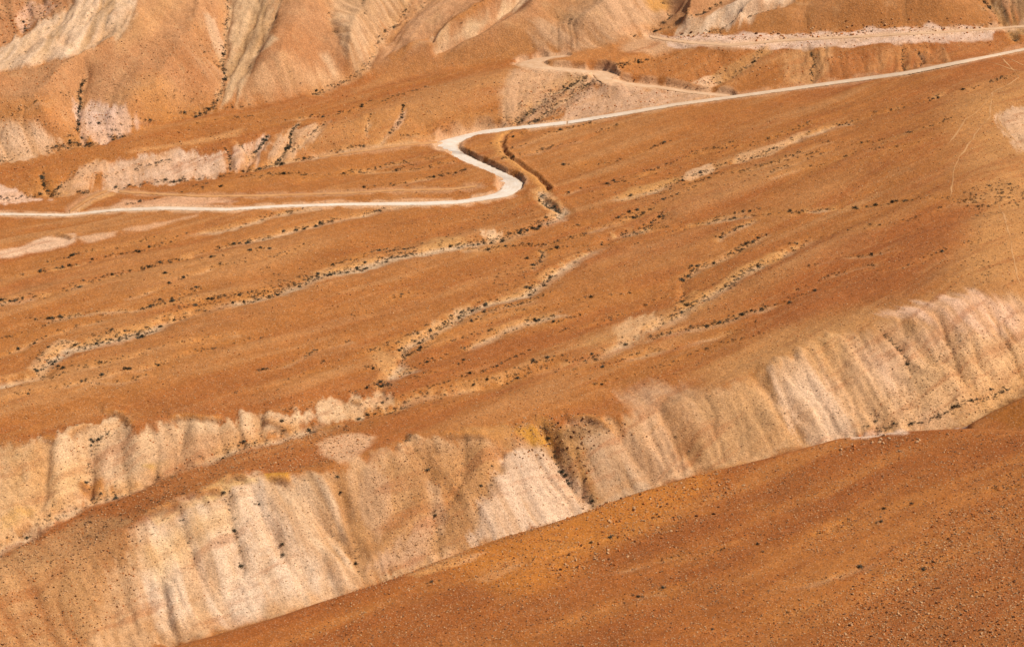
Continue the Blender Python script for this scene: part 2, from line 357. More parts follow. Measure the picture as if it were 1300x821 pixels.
patch([(470,450),(480,440),(500,455),(506,470),(490,475)], (206,150,92), .7, 3)
patch([(770,448),(782,424),(800,405),(825,400),(836,408),(815,422),(800,436),(780,446)], (216,166,110), .85, 2.5, (-.3,1), 2, .5, .4)
patch([(728,445),(745,430),(780,425),(775,447)], (200,142,82), .6, 5)
patch([(930,206),(945,196),(985,184),(1012,168),(1028,166),(1010,180),(978,196),(940,208)], (212,160,104), .85, 1.5)
patch([(862,230),(880,215),(900,210),(905,218),(880,228)], (216,168,116), .85, 1.2)
patch([(780,255),(800,240),(840,230),(862,228),(840,242),(800,256)], (206,146,82), .75, 2)
patch([(700,268),(690,250),(700,245),(712,262),(716,275),(704,282),(694,275)], (210,156,96), .75, 1.5)
patch([(905,368),(930,345),(975,325),(1000,318),(975,335),(940,352),(915,372)], (204,146,84), .7, 2)
patch([(860,385),(880,370),(905,372),(890,395),(865,404)], (204,144,80), .7, 2)
# right shoulder
patch([(1205,120),(1300,90),(1450,80),(1450,380),(1300,372),(1230,372),(1180,330),(1200,300),(1235,255),(1210,200)], (192,132,74), .95, 20)
patch([(1262,145),(1275,135),(1310,140),(1310,200),(1285,180)], (216,170,122), .8, 3, (.3,1), 2, .3, .4)
patch([(1080,300),(1210,262),(1235,262),(1225,320),(1170,370),(1050,400),(950,430),(950,390)], (164,90,40), .75, 10)
patch([(880,470),(1000,420),(1140,395),(1200,370),(1250,370),(1200,395),(1040,440),(960,475)], (188,128,70), .7, 10)
# left cliff
patch([(-80,580),(0,562),(51,555),(68,558),(101,543),(142,527),(157,528),(169,543),(186,538),(220,533),(288,529),(315,519),(338,521),(359,522),(406,508),(440,502),(478,494),(505,500),(500,510),(450,530),(406,537),(372,546),(298,563),(250,580),(190,603),(118,628),(60,660),(0,690),(-80,730)], (220,176,124), .95, 1.5, (.15,1), 3, .9, .45, (192,138,84))
patch([(0,570),(50,560),(60,600),(50,640),(0,650)], (202,148,88), .6, 5)
patch([(118,570),(150,548),(160,560),(140,595),(118,600)], (196,154,110), .8, 3, (-.5,1), 2, .6, .5)
patch([(0,655),(20,635),(50,640),(48,655),(20,670),(0,672)], (208,148,66), .6, 2)
patch([(100,612),(130,605),(132,618),(105,624)], (190,120,36), .8, 1.2)
patch([(178,585),(200,576),(216,578),(218,588),(195,592)], (206,160,60), .75, 1.5)
patch([(180,565),(215,570),(260,556),(300,558),(250,580),(200,600)], (228,184,132), .6, 2)
# brown stony spur, lower left
patch([(-80,760),(0,700),(60,672),(110,648),(150,650),(172,680),(175,740),(150,840),(0,900),(-80,900)], (198,144,90), .9, 4, (.55,1), 4, .9, .55, (162,104,58), rock=.7)
# the great pale cliff
patch([(110,850),(150,720),(185,680),(180,664),(205,644),(240,634),(290,614),(330,604),(370,608),(420,602),(450,585),(490,574),(520,562),(560,554),(650,549),(700,535),(760,537),(820,519),(870,507),(920,494),(960,474),(1040,437),(1130,414),(1230,394),(1300,377),(1560,322),(1560,400),(1300,500),(1222,541),(1060,556),(880,600),(700,661),(500,731),(300,795)], (208,160,108), .95, 2.5, (.45,1), 4, 1.3, .55, (184,130,78), rock=.25)
patch([(186,760),(170,720),(196,695),(186,668),(204,654),(240,640),(292,618),(335,606),(352,640),(400,700),(440,740),(300,790),(200,790)], (228,194,152), .9, 6, (.4,1), 5, 2.2, .5, (196,142,84))
patch([(340,610),(400,604),(440,640),(455,690),(440,730),(400,690)], (214,176,130), .9, 3, (.5,1), 4, 1.6, .5, (184,132,80))
patch([(455,600),(520,568),(640,560),(620,590),(600,640),(610,680),(520,725),(470,725),(450,660)], (192,138,84), .85, 5, (.35,1), 5, 1.4, .5, (160,108,62), rock=.6)
patch([(542,598),(558,610),(566,640),(560,668),(548,640)], (202,162,118), .8, 2)
patch([(622,610),(640,575),(668,558),(700,555),(730,585),(750,620),(770,645),(700,662),(640,678),(608,680),(612,650),(618,630)], (218,180,138), .95, 2, (.6,1), 3, .9, .5, (190,142,96))
patch([(735,550),(800,545),(830,580),(828,612),(770,640),(748,600)], (196,156,112), .9, 2.5, (.5,1), 3, .8, .45, (168,120,74), rock=.3)
patch([(740,540),(690,530),(660,545),(690,560),(720,590),(745,620),(755,632),(765,630),(745,590),(735,560)], (180,124,64), .8, 2, rock=.9)
patch([(650,545),(680,535),(700,548),(676,558)], (206,140,40), .7, 1.5)
patch([(712,548),(740,530),(770,532),(765,548),(730,552)], (130,96,62), .6, 1.5, rock=.7)
patch([(790,500),(830,485),(900,500),(905,560),(860,600),(838,590),(825,545)], (208,160,112), .85, 8, (.4,1), 3.5, .9, .45)
patch([(880,505),(975,470),(1010,510),(1030,560),(960,580),(900,595),(870,570)], (196,146,94), .8, 7, (.5,1), 4, .8, .4, rock=.4)
patch([(975,470),(990,455),(1010,455),(1040,490),(1090,545),(1060,558),(1030,560),(1005,525)], (224,182,136), .95, 1.8, (.55,1), 3, .9, .4, (200,150,100))
patch([(1040,440),(1130,412),(1220,400),(1300,385),(1300,470),(1220,520),(1150,545),(1090,545),(1050,490)], (226,178,130), .85, 8, (.5,1), 3.5, 1.1, .4, (204,150,98), rock=.2)
patch([(880,478),(1000,422),(1130,392),(1230,368),(1300,352),(1300,398),(1200,418),(1100,444),(1000,474),(900,502)], (198,142,86), .6, 12)
patch([(1110,400),(1180,380),(1240,368),(1290,378),(1300,400),(1290,425),(1240,425),(1180,405)], (228,178,134), .9, 4, (.9,.8), 3.5, .8, .5, (204,146,90))
patch([(1140,460),(1175,460),(1200,480),(1180,500),(1150,490)], (200,160,116), .7, 4)
patch([(1150,455),(1310,425),(1310,500),(1225,535),(1150,525)], (210,154,88), .5, 8, rock=.2)
patch([(185,650),(240,632),(290,614),(296,622),(250,640),(200,660)], (224,178,118), .75, 1.2)
patch([(250,622),(292,604),(330,602),(332,612),(290,620),(262,634)], (214,168,100), .7, 1.5, rock=.4)
patch([(335,600),(368,600),(368,609),(338,609)], (210,150,50), .7, 1)
patch([(400,562),(440,552),(478,552),(470,566),(450,585),(430,590)], (222,170,118), .8, 2)
patch([(580,545),(640,538),(660,545),(640,556),(590,556)], (200,140,78), .7, 2.5, rock=.5)
patch([(200,560),(300,545),(420,535),(440,545),(400,562),(300,590),(240,615),(180,630)], (186,116,58), .5, 5, rock=.6)
patch([(182,712),(196,672),(240,650),(300,640),(290,668),(230,705),(205,740)], (226,174,100), .45, 6)
patch([(60,600),(110,575),(120,600),(100,630),(60,650)], (216,160,92), .45, 5)
# debris chutes between the pale fans
patch([(528,622),(542,636),(505,678),(470,708),(458,697),(492,664)], (162,112,66), .8, 2.5)
patch([(470,722),(505,690),(545,650),(562,660),(545,700),(520,722)], (200,154,110), .8, 2.5, (-.3,1), 3, .6, .4)
patch([(458,602),(478,592),(498,612),(502,645),(476,684),(458,655)], (194,148,102), .8, 2.5, (.1,1), 3, .6, .4)
patch([(420,606),(436,600),(446,640),(458,690),(452,725),(440,700),(432,650)], (176,122,70), .7, 1.5, rock=.4)
patch([(1020,440),(1060,425),(1130,500),(1150,540),(1100,545),(1060,490)], (212,158,96), .6, 5, (.5,1), 4, .8, .5)
patch([(830,500),(860,500),(900,560),(880,590),(860,560)], (186,132,80), .5, 3)
patch([(40,560),(60,556),(66,600),(50,640),(40,600)], (196,140,82), .6, 3)
patch([(200,536),(220,533),(226,560),(205,590),(196,560)], (206,158,108), .6, 3)
# pale wash at the foot, right
patch([(1060,557),(1100,550),(1222,538),(1232,542),(1150,549),(1080,557)], (226,184,142), .95, 1)
# wash head and right-hand small hill
patch([(1228,542),(1262,522),(1300,503),(1420,460),(1420,545),(1300,544)], (160,96,38), .9, 2, rock=.3)
# foreground colour wear
patch([(560,720),(700,664),(800,629),(880,603),(960,584),(900,620),(800,680),(700,740),(640,760)], (200,122,46), .75, 7)
patch([(570,720),(600,703),(618,700),(600,712)], (214,150,94), .8, .8)
patch([(600,735),(650,717),(665,712),(655,722),(620,740)], (208,140,80), .8, .8)
patch([(510,731),(560,712),(590,706),(560,722),(530,735)], (206,142,80), .8, 1.5)

# ------------------------------------------------------------------ gullies on the fan
# name, trace, depth m, near width m, far width m, bare floor strength, shrubs per metre, where it lies (for labels)
GUL = [
 ('in the thin gully above the dry wash', [(-80,408),(0,389),(51,379),(98,367),(135,355),(190,342),(264,321),(305,311),(372,294),(440,277),(498,262),(530,257)], .8, 3.5,1.8, .30,.75),
 ('in the furrow just under the lower road', [(-80,372),(0,355),(95,338),(135,328),(183,318),(237,301),(294,291),(338,277),(403,264)], .6,3,1.6,.35,.45),
 ('in the short furrow under the pale bank', [(60,335),(81,331),(122,321),(160,314),(200,302)], .4,2.5,1.4,.2,.45),
 ('along the dry wash that crosses the fan', [(-80,508),(0,490),(51,480),(58,470),(81,446),(112,440),(169,424),(203,411),(237,401),(271,391),(298,385),(355,372),(406,355),(440,345),(498,331),(548,321),(599,311),(640,304),(674,291),(711,277),(711,267),(694,257),(690,243)], 1.4,4.5,2.5,.8,1.3),
 ('in the shallow line beside the dry wash', [(34,407),(112,401),(162,396),(203,389),(298,379),(338,374)], .4,2.5,1.5,.3,.6),
 ('in the furrow in the middle of the fan', [(592,321),(633,316),(684,311),(721,306),(755,294),(795,281),(830,268)], .5,3,1.5,.3,.7),
 ('in the winding gully amid the slope', [(487,486),(500,470),(511,455),(515,440),(531,429),(565,409),(592,392),(620,382),(667,372),(690,357),(711,343),(734,330),(758,314),(772,304),(795,296),(822,291),(846,275)], 1.3,4.5,2.2,.6,.9),
 ('along the faint pale line across the right fan', [(822,291),(860,289),(961,275),(1022,270),(1063,265),(1148,255),(1198,253),(1232,255)], .4,3,2,.35,.4),
 ('in the side gully below mid slope', [(511,467),(545,453),(575,446),(606,433),(640,419),(674,409),(720,399)], .8,3.5,1.6,.4,.55),
 ('in the furrow under the pale patch', [(560,417),(599,402),(640,390),(680,382)], .5,3,1.4,.2,.4),
 ('in the short gully right of the pale patch', [(680,345),(680,338),(691,321)], .4,2.5,1.5,.2,.9),
 ('along the long gully behind the cliff edge', [(-80,735),(0,695),(35,674),(90,645),(118,629),(190,605),(230,588),(250,583),(298,565),(372,548),(406,539),(440,531),(477,519),(508,513),(542,504),(626,485),(667,473),(748,459),(768,450),(802,433),(833,414),(863,404),(880,389),(921,367),(951,341),(975,331),(1005,316),(1043,301)], 1.3,4.5,2.2,.45,.65),
 ('in the hooked gully on the right fan', [(865,388),(867,375),(867,358),(887,341),(921,328),(975,297)], 1.0,3,1.6,.2,1.0),
 ('in the furrow above the cliff shoulder', [(820,435),(860,424),(924,407),(992,385),(1036,370)], .6,3,1.5,.3,.8),
 ('in the lowest furrow above the right cliff', [(800,455),(860,440),(890,431),(960,412)], .4,3,1.5,.2,.15),
 ('in the little gully under the pale line', [(914,308),(941,291),(958,281)], .4,2.5,1.5,.3,.6),
 ('inside the long gully under the straight road', [(782,254),(792,254),(836,241),(860,233),(894,220),(934,206),(978,193),(1022,171),(1063,159),(1104,147),(1137,137),(1198,118),(1232,112),(1290,91)], .9,4,2,.35,.55),
 ('in the furrow right of the road bend', [(640,206),(663,200),(718,186),(748,176),(785,162)], .4,2.5,1.3,.15,.55),
 ('in the furrow left of the road bend', [(430,246),(515,233),(560,226),(592,216)], .35,2.5,1.3,.15,.6),
 ('in the upper furrow left of the road bend', [(430,222),(500,210),(560,198)], .3,2.5,1.3,.15,.4),
 ('in the lower furrow above the left cliff', [(40,492),(64,484),(132,465),(169,457),(210,443),(300,425)], .4,2.5,1.4,.15,.25),
 ('in the upper furrow above the left cliff', [(0,517),(57,500),(129,484),(169,473),(203,463),(271,443)], .4,2.5,1.4,.15,.3),
 ('at the foot of the terrace slope', [(-60,262),(0,252),(50,247),(112,243),(149,237),(281,223),(352,211),(406,201),(440,192),(480,184)], .8,2.5,1.8,.3,.6),
 ('in the valley line behind the terrace', [(-60,222),(0,205),(60,194),(112,183),(160,172)], 1.0,2.5,2,.1,1.3),
 ('in the valley line below the far hills', [(399,117),(440,101),(464,87)], .6,2.5,2,.1,.9),
 ('in the steep dark gully on the left hill', [(112,183),(98,166),(98,145),(101,118),(110,101)], .6,1.8,1.8,.0,1.9),
 ('in the branching gully between the far hills', [(247,146),(271,135),(289,101),(284,85),(288,68),(286,41),(293,20),(288,-5)], 1.0,2.2,2.2,.2,1.3),
 ('in the side branch of the hill gully', [(284,85),(270,76),(260,70),(254,50),(250,34)], .7,2,2,.2,.8),
 ('in the gully under the far pale slopes', [(464,85),(477,64),(494,34),(521,7)], .8,2,2,.2,.5),
 ('in the small terrace gully on the far left', [(64,245),(60,232),(57,217)], .8,1.8,1.8,.2,1.0),
 ('in the slanting terrace gully', [(70,243),(78,237),(91,220),(125,206)], .8,1.8,1.8,.2,.9),
 ('in the left terrace ravine', [(291,218),(292,203),(288,190)], .8,1.6,1.6,.2,1.2),
 ('in the middle terrace ravine', [(308,216),(318,203),(338,171)], .9,1.6,1.6,.2,1.3),
 ('in the shallow terrace ravine', [(318,203),(308,190),(301,179)], .6,1.6,1.6,.2,.6),
 ('in the dark terrace ravine', [(352,211),(372,183),(370,170),(378,159)], .9,1.6,1.6,.2,1.6),
 ('in the right terrace ravine', [(372,195),(385,182),(416,156)], .6,1.6,1.6,.2,.7),
 ('in the faint ravine left of the upper bend', [(467,176),(470,160),(473,150)], .5,1.6,1.6,.2,.5),
 ('in the pale notch left of the upper bend', [(484,183),(504,162),(515,139)], .6,1.6,1.6,.3,.8),
 ('in the scrubby ravine below the hairpin', [(647,158),(668,146),(700,120),(730,108),(757,97)], 1.3,3,3,.3,1.6),
 ('along the lower bank of the scrubby ravine', [(672,157),(700,140),(724,122),(750,104)], .9,2.5,2,.2,1.2),
 ('in the notch above the hairpin', [(782,87),(800,81),(829,74)], .8,2,2,.1,1.2),
 ('in the hill notch near the far road', [(802,49),(829,41),(853,22),(840,3)], .9,2,2,.2,.9),
 ('in the far notch between pale slopes', [(832,42),(860,32),(877,22),(921,3)], .9,2,1.5,.1,.9),
 ('along the foot of the pale far slope', [(900,44),(945,27),(1005,3)], .7,2,1.5,.1,.6),
 ('in the gully below the far road', [(975,61),(960,75),(944,88),(910,108)], .9,2.5,2,.4,.8),
 ('in the ravine under the far road', [(1032,66),(1036,81),(1029,101)], .9,2,2,.4,.9),
 ('in the narrow ravine under the far road', [(1147,57),(1149,81)], 1.0,1.8,1.8,.4,.8),
 ('in the last ravine under the far road', [(1171,54),(1172,78)], .8,1.8,1.8,.4,.5),
 ('in the dark gully at the top right', [(1249,0),(1266,20),(1285,38),(1290,52)], 1.2,2.5,2.5,.0,1.3),
 ('in the rocky hollow at the top left', [(30,42),(34,25),(38,5)], 1.0,2.5,2.5,.2,.8),
 ('in the chute in the middle of the pale cliff', [(690,536),(697,544),(711,585),(731,605),(755,629)], 1.8,3,2.5,.1,.9),
 ('in the brown chute of the pale cliff', [(515,556),(521,565),(542,595),(555,642),(548,690)], 1.5,3,2.5,.1,.35),
 ('in the left chute of the pale cliff', [(425,602),(430,615),(440,649),(454,697),(450,735)], 1.8,3,2.5,.0,.3),
 ('in the dark furrow of the lower cliff', [(290,620),(294,639),(301,683),(308,735)], 1.2,2.2,2.2,.0,.3),
 ('in the notch of the left cliff', [(148,545),(122,561),(115,598),(116,625)], 1.5,2.5,2.5,.1,.6),
 ('in the chute of the right cliff', [(1118,418),(1131,433),(1148,450),(1158,474)], .8,2,2,.0,.9),
 ('in a faint furrow of the near slope', [(1040,668),(1097,651),(1150,642),(1198,634),(1260,622),(1320,610)], .5,1.6,.7,.0,.07),
 ('in the lower furrow of the near slope', [(860,712),(940,694),(1010,682),(1080,668),(1150,660)], .4,1.6,.7,.0,.07),
 ('in the left furrow of the near slope', [(640,722),(720,700),(780,683),(850,668)], .4,1.4,.7,.1,.07),
 ('in the bottom furrow of the near slope', [(760,730),(830,716),(900,700)], .4,1.4,.7,.1,.07),
 ('along the pale wash below the right cliff', [(1100,548),(1150,541),(1200,528),(1240,508),(1280,490)], .4,2,2,.2,.8),
]
r8 = random.Random(12)
ZN = [(0,640,285,500,22), (640,1190,150,400,20), (420,900,380,470,8), (0,560,130,180,8), (120,560,212,250,6), (600,1250,640,800,9)]
for (ua, ub, va, vb, n_) in ZN:
    for q in range(n_):
        u = ua+(ub-ua)*(q+r8.random())/n_; v = va+(vb-va)*r8.random(); L = 70+150*r8.random(); m_ = -.25-.06*r8.random() if va > 140 else -.22
        if va == 212: m_ = -.14
        P = [(u-L/2+L*t, v+m_*(-L/2+L*t)+4*math.sin(t*5+q)) for t in (0,.2,.4,.6,.8,1)]
        GUL.append(('in a faint furrow of the open slope', P, .22+.2*r8.random(), 2.2, 1.1, .12*(r8.random() < .4), .05 if va > 600 else .16+.25*r8.random()))
for nm_, P_, d_, w_ in [
 ('in the first chute of the lower cliff', [(226,645),(240,680),(262,738)], 1.5,4.0), ('in the steep chute of the lower cliff', [(322,615),(334,650),(352,690),(372,738)], 2.0,4.5),
 ('in the slanting chute of the lower cliff', [(374,612),(396,636),(423,665),(448,705)], 2.0,4.5), ('in the faint chute of the brown cliff', [(590,560),(582,610),(560,660),(520,705)], 1.8,5.0),
 ('in the chute left of the pale fan', [(640,562),(618,605),(608,650),(606,686)], 1.4,3.5), ('in the chute of the grey cliff face', [(786,540),(806,572),(836,606)], 1.6,4.0),
 ('in the next chute of the grey cliff face', [(832,512),(856,545),(884,592)], 1.7,4.5), ('in the chute before the cream face', [(962,478),(990,515),(1026,560)], 1.9,5.0),
 ('in the chute behind the cream face', [(1046,440),(1080,490),(1118,540)], 1.8,5.0), ('in the ochre chute of the right cliff', [(1190,400),(1210,440),(1232,490)], 1.4,4.5),
 ('in the far chute of the left cliff', [(64,558),(60,600),(48,650)], 1.4,3.5), ('in the mid chute of the left cliff', [(236,533),(232,560),(240,580)], 1.2,3.0), ('in the last chute of the left cliff', [(332,524),(322,545),(318,556)], 1.0,2.5),
 ('in a pale rill of the far hills', [(352,6),(338,45),(312,90)], 1.2,3.0), ('in a pale rill of the far hills', [(412,-5),(426,35),(448,88)], 1.5,3.5), ('in a pale rill of the far hills', [(458,-5),(466,25),(477,60)], 1.3,3.0),
 ('in a pale rill of the far hills', [(548,-5),(520,22),(488,52)], 1.3,3.5), ('in a pale rill of the far hills', [(612,20),(580,42),(556,64)], 1.0,3.0), ('in a pale rill of the far hills', [(130,5),(90,40),(50,84)], 1.3,3.5),
 ('in a pale rill of the far hills', [(160,15),(128,45),(100,72)], 1.0,3.0), ('in a pale rill of the far hills', [(92,8),(50,50),(8,90)], 1.0,3.0), ('in a pale rill of the far hills', [(700,20),(730,35),(762,62)], 1.0,3.5),
 ('in a pale rill of the far hills', [(372,98),(388,108),(402,113)], .8,2.5)]:
    GUL.append((nm_, P_, d_, w_, w_*.9, 0, .08))
GW = []
NZ1 = vn(X/1.8, Y/1.8, 61).astype(np.float32); NZ2 = vn(X/7, Y/7, 63).astype(np.float32); NZ3 = fbm(X/17, Y/17, 65, 2).astype(np.float32)*1.5
for nm, P, dep, wn, wf, bare, den in GUL:
    Pw = w(TA, P, 0, 2.0, 1.4); GW.append(Pw)
    sl, D, S, Q = dist_local(Pw, 9.0); x = X[sl]; y = Y[sl]; nA = NZ1[sl]; nB = NZ2[sl]
    D = D+.45*nA
    ww = np.where(S > 0, wf, wn*1.15)            # lines run left to right: + is the far side
    prof = np.clip(1-D/ww, 0, 1)**1.2
    end = ss(0, .06, Q)*ss(1.0, .9, Q)
    ZG[sl] -= dep*.85*prof*(.6+.4*end)*(.75+.5*nB)
    ZG[sl] += .12*dep*np.clip(1-np.abs(D-ww-1.2)/1.6, 0, 1)*(S > 0)
    far_ = S > 0
    if bare:
        m2 = np.clip(1-D/(ww*1.8), 0, 1)*far_*ss(-.1, .4, .5*nB+.5*nA+.6*NZ3[sl])*min(1, bare*1.5)
        mixc(pig(220,162,100), m2*1.3, sl)
        m = np.clip(1-D/(ww*.6), 0, 1)*bare*(.8+.6*nB)*ss(-1.3 if bare >= .8 else -.25, .40, NZ3[sl])
        mixc(pig(206,172,134), m*1.9, sl)
    mixc(pig(200,130,60), np.clip(1-D/4.5, 0, 1)*.22*(.7+.6*nB), sl)
# small scarps at the cliff rims: the ground drops to the near side
SC = [([(130,524),(142,523),(158,525)],1.3),([(158,530),(161,536),(163,540)],.6),([(216,531),(232,527),(262,528),(286,530)],1.0),([(52,557),(62,557),(70,560)],1.0),
 ([(330,532),(348,537),(368,545)],1.1),([(400,544),(420,540),(436,538)],1.0),([(445,506),(458,511)],.8),([(720,531),(745,530),(765,537),(778,543)],1.6),
 ([(22,677),(34,670),(44,664)],1.4),([(68,299),(78,302),(92,305)],.9),([(286,612),(296,604),(316,606)],1.2),([(340,606),(366,609)],1.0),([(250,634),(262,624),(282,622)],1.0),
 ([(90,557),(100,545),(116,538)],.8),([(185,652),(205,645),(232,637)],1.0),([(560,556),(590,552),(620,556)],.8),([(690,252),(706,260),(712,268)],1.2),([(100,610),(116,618),(130,624)],.8),([(782,101),(800,105.5),(850,107),(885,111)],.5)]
for P, dz in SC:
    Pw = w(TA, P, 0, 1.5, .8); sl, D, S, Q = dist_local(Pw, 7.0); e = ss(0, .12, Q)*ss(1, .88, Q); sd = D*S+.3*NZ1[sl]
    ZG[sl] += dz*e*(ss(-.2, .35, sd)*np.clip(1-D/6, 0, 1)-.5*np.clip(1-D/5, 0, 1))
    mixc(pig(214,140,66), np.clip(1-D/2.5, 0, 1)*(S > 0)*.7*e, sl); mixc(pig(150,104,66), np.clip(1-D/1.1, 0, 1)*.7*e, sl)
ZG += .10*fbm(X/2.2, Y/2.2, 71, 3)*(1-.3*hm)
ROCKN = np.clip(ROCK*(.6+.8*fbm(X/7, Y/7, 75, 2)), 0, 1)
ZG += ROCKN*.35*np.abs(fbm(X/1.6, Y/1.6, 77, 2))

# ------------------------------------------------------------------ roads: cut into the ground, then laid
# running water: find where it gathers on the real ground and let it cut there
def erode(Zs, wgt, K=.018, it=4, cap=650.):
    h, w_ = Zs.shape; tot = np.zeros_like(Zs); idn = np.arange(h*w_).reshape(h, w_)
    nb = [(-1,0,1.),(1,0,1.),(0,-1,1.),(0,1,1.),(-1,-1,1.414),(-1,1,1.414),(1,-1,1.414),(1,1,1.414)]
    acc = None
    for t_ in range(it):
        nz = Zs+.10*rng.random(Zs.shape); best = np.zeros_like(Zs); rec = idn.copy()
        for dj, di, L in nb:
            j0, j1 = max(0, -dj), h-max(0, dj); i0, i1 = max(0, -di), w_-max(0, di)
            c = (slice(j0, j1), slice(i0, i1)); n_ = (slice(j0+dj, j1+dj), slice(i0+di, i1+di))
            sl_ = (nz[c]-nz[n_])/(.5*L)*(.85+.3*rng.random((j1-j0, i1-i0))); m = sl_ > best[c]
            best[c][m] = sl_[m]; rec[c][m] = idn[n_][m]
        order_ = np.argsort(-nz.ravel(), kind='stable').tolist(); rl = rec.ravel().tolist(); A = [1.0]*(h*w_)
        for k in order_:
            r_ = rl[k]
            if r_ != k: A[r_] += A[k]
        acc = np.array(A).reshape(h, w_)
        sl0 = np.hypot(*np.gradient(Zs, .5)); E = K*np.sqrt(np.minimum(acc, cap))*np.minimum(sl0, .9)*wgt
        E = (E+.5*(np.roll(E,1,0)+np.roll(E,-1,0)+np.roll(E,1,1)+np.roll(E,-1,1)))/3.0
        Zs = Zs-E; tot += E
        lap = (np.roll(Zs,1,0)+np.roll(Zs,-1,0)+np.roll(Zs,1,1)+np.roll(Zs,-1,1))/4-Zs
        Zs = Zs+lap*.30*np.minimum(wgt, 1)
    return Zs, tot, acc
ia, ib = np.searchsorted(GX, [-214.9, 214.9]); ja, jb = np.searchsorted(GY, [405.1, 984.9]); RE = (slice(ja, jb), slice(ia, ib))
gs = blur(blur(np.hypot(*np.gradient(ZG[RE], .5)).astype(np.float32), 5, 0), 5, 1)
wgt = ss(.24, .42, gs)*(.28+.72*ss(-.25, .40, fbm(X[RE]/30, Y[RE]/30, 57, 3)))+.10
wgt[:8] = 0; wgt[-8:] = 0; wgt[:, :8] = 0; wgt[:, -8:] = 0
before = ZG[RE].copy(); Zn, cutd, acc = erode(ZG[RE].astype(float), wgt)
loc = blur(blur((Zn-before).astype(np.float32), 9, 0), 9, 1)
cv_ = (Zn-before)-loc                                  # keep the mean height: only the carving remains
ZG[RE] = before+cv_*ss(0, .12, wgt)
pal_ = ss(.02, .22, cv_)*ss(.2, .6, wgt); dk_ = ss(.04, .45, -cv_)*ss(.2, .6, wgt)
mixc(pig(232,196,154), pal_*.22, RE); mixc(pig(186,134,84), dk_*.26, RE)     # paler crests, browner rills
fl = ss(3.2, 6.5, np.log(acc))*(1-ss(.2, .5, wgt)); mixc(pig(208,146,84), fl*.30, RE)
mt = fbm((FT+wob)/3.2, FS/26, 51, 4, .65)*(1-hm)*(1-fm); mixc(fan_light, ss(.15, .6, mt)*.32); mixc(fan_red, ss(.12, .55, -mt)*.4)
mh = fbm(X/5, Y/5, 53, 4, .65); mixc(pig(212,164,112), ss(.15, .6, mh)*.28*hm); mixc(pig(158,98,52), ss(.15, .6, -mh)*.3*np.maximum(hm, fm))
TB = polar(ZG)
ROADS = []   # name, label, edges
main_A = [(-120,270),(-60,270.5),(0,270),(85,271.5),(146,264.5),(210,262),(288,264),(355,260),(440,257.5),(540,256),(584,254),(610,249.5),(628,245.5),(636.5,240.6),(636.5,235),(631,228),(613.5,220.6),(595,211.6),(575,201.6),(554.5,189.8),(551.5,185),(558,178.6),(584,172),(613,165),(642,162),(720,153.5),(790,142),(860,130),(945,118.7),(1063,102),(1148,90.5),(1219,76.5),(1263,68),(1300,60.5),(1400,48)]
main_B = [(-120,273),(-60,273.6),(0,273.2),(85,274.3),(146,268),(210,266.4),(288,267.6),(355,263.2),(440,260.8),(540,260.6),(584,258.5),(613,254.5),(632,251.5),(651,248),(664.5,239.5),(664,231.5),(651.5,224),(630,214),(604,202.5),(587,193.5),(580,187),(583,181.4),(594,177),(613,172),(645,166),(720,157.5),(790,146.5),(860,134.5),(945,123.2),(1063,107),(1148,95.8),(1219,81.5),(1263,72.5),(1300,64.5),(1400,52)]
def cw(P):   # centre line with half height in px
    return [(a,b-h) for a,b,h in P], [(a,b+h) for a,b,h in P]
ksp = main_A.index((720,153.5))
ROADS.append(('dirt_road', main_A[:ksp+1], main_B[:ksp+1], .95))
thin = lambda P, d: [(a, b+d*min(1, (a-720)/200)) for a, b in P]
ROADS.append(('dirt_road', thin(main_A[ksp:], .4), thin(main_B[ksp:], -.4), .65))
a_, b_ = cw([(925,121.5,1.6),(880,117.5,1.8),(836,110.5,1.8),(802,107.5,2.0)])
hp_A = a_+[(778,104),(756,100),(752,97),(762,93.5),(745,89),(724,86.5),(700,84),(672,82.5),(656,80),(668,76.5),(690,73),(712,70)]
hp_B = b_+[(785,107),(772,107.5),(776,101),(784,94.5),(745,93),(724,91),(700,88.5),(668,87),(646,83.5),(650,79.5),(672,76),(712,73)]
hp_A = [(925,120),(880,115.7),(836,108.7),(802,105),(782,100.5),(784,95.5),(770,90.5),(745,88.8),(724,86.5),(700,84.5),(692,81.5),(690,78.5),(704,75),(720,72.5)]
hp_B = [(925,123.5),(880,119.3),(836,112.5),(802,109.5),(766,106.5),(757,100),(752,94.5),(738,93.2),(720,91),(690,88.5),(664,86),(652,81.5),(676,74.5),(716,70)]
ROADS.append(('hairpin_road', hp_A, hp_B, .88))
a_, b_ = cw([(824,46,1.3),(845,50,1.6),(870,53.5,1.6),(928,57.2,1.6),(989,51.5,1.5),(1097,46,1.4),(1198,40.5,1.3),(1266,36,1.3),(1300,33.5,1.3),(1380,26,1.3)])
ROADS.append(('upper_road', a_, b_, .78))
a_, b_ = cw([(150,243,1.6),(200,246,1.4),(257,249,1.5),(340,248,1.2),(440,245,1.2),(498,241.5,1.2),(575,240,1.3),(606,236,1.2)])
ROADS.append(('side_track', a_, b_, .55))
a_, b_ = cw([(88,268,2.4),(100,260,2.6),(112,252,2.6),(124,246,2.2),(137,242,1.6)])
ROADS.append(('side_track', a_, b_, .45))
a_, b_ = cw([(404,199.5,1.0),(460,191.5,1.1),(510,184.5,1.2),(556,180.5,1.4)])
ROADS.append(('side_track', a_, b_, .6))
roadinfo = []
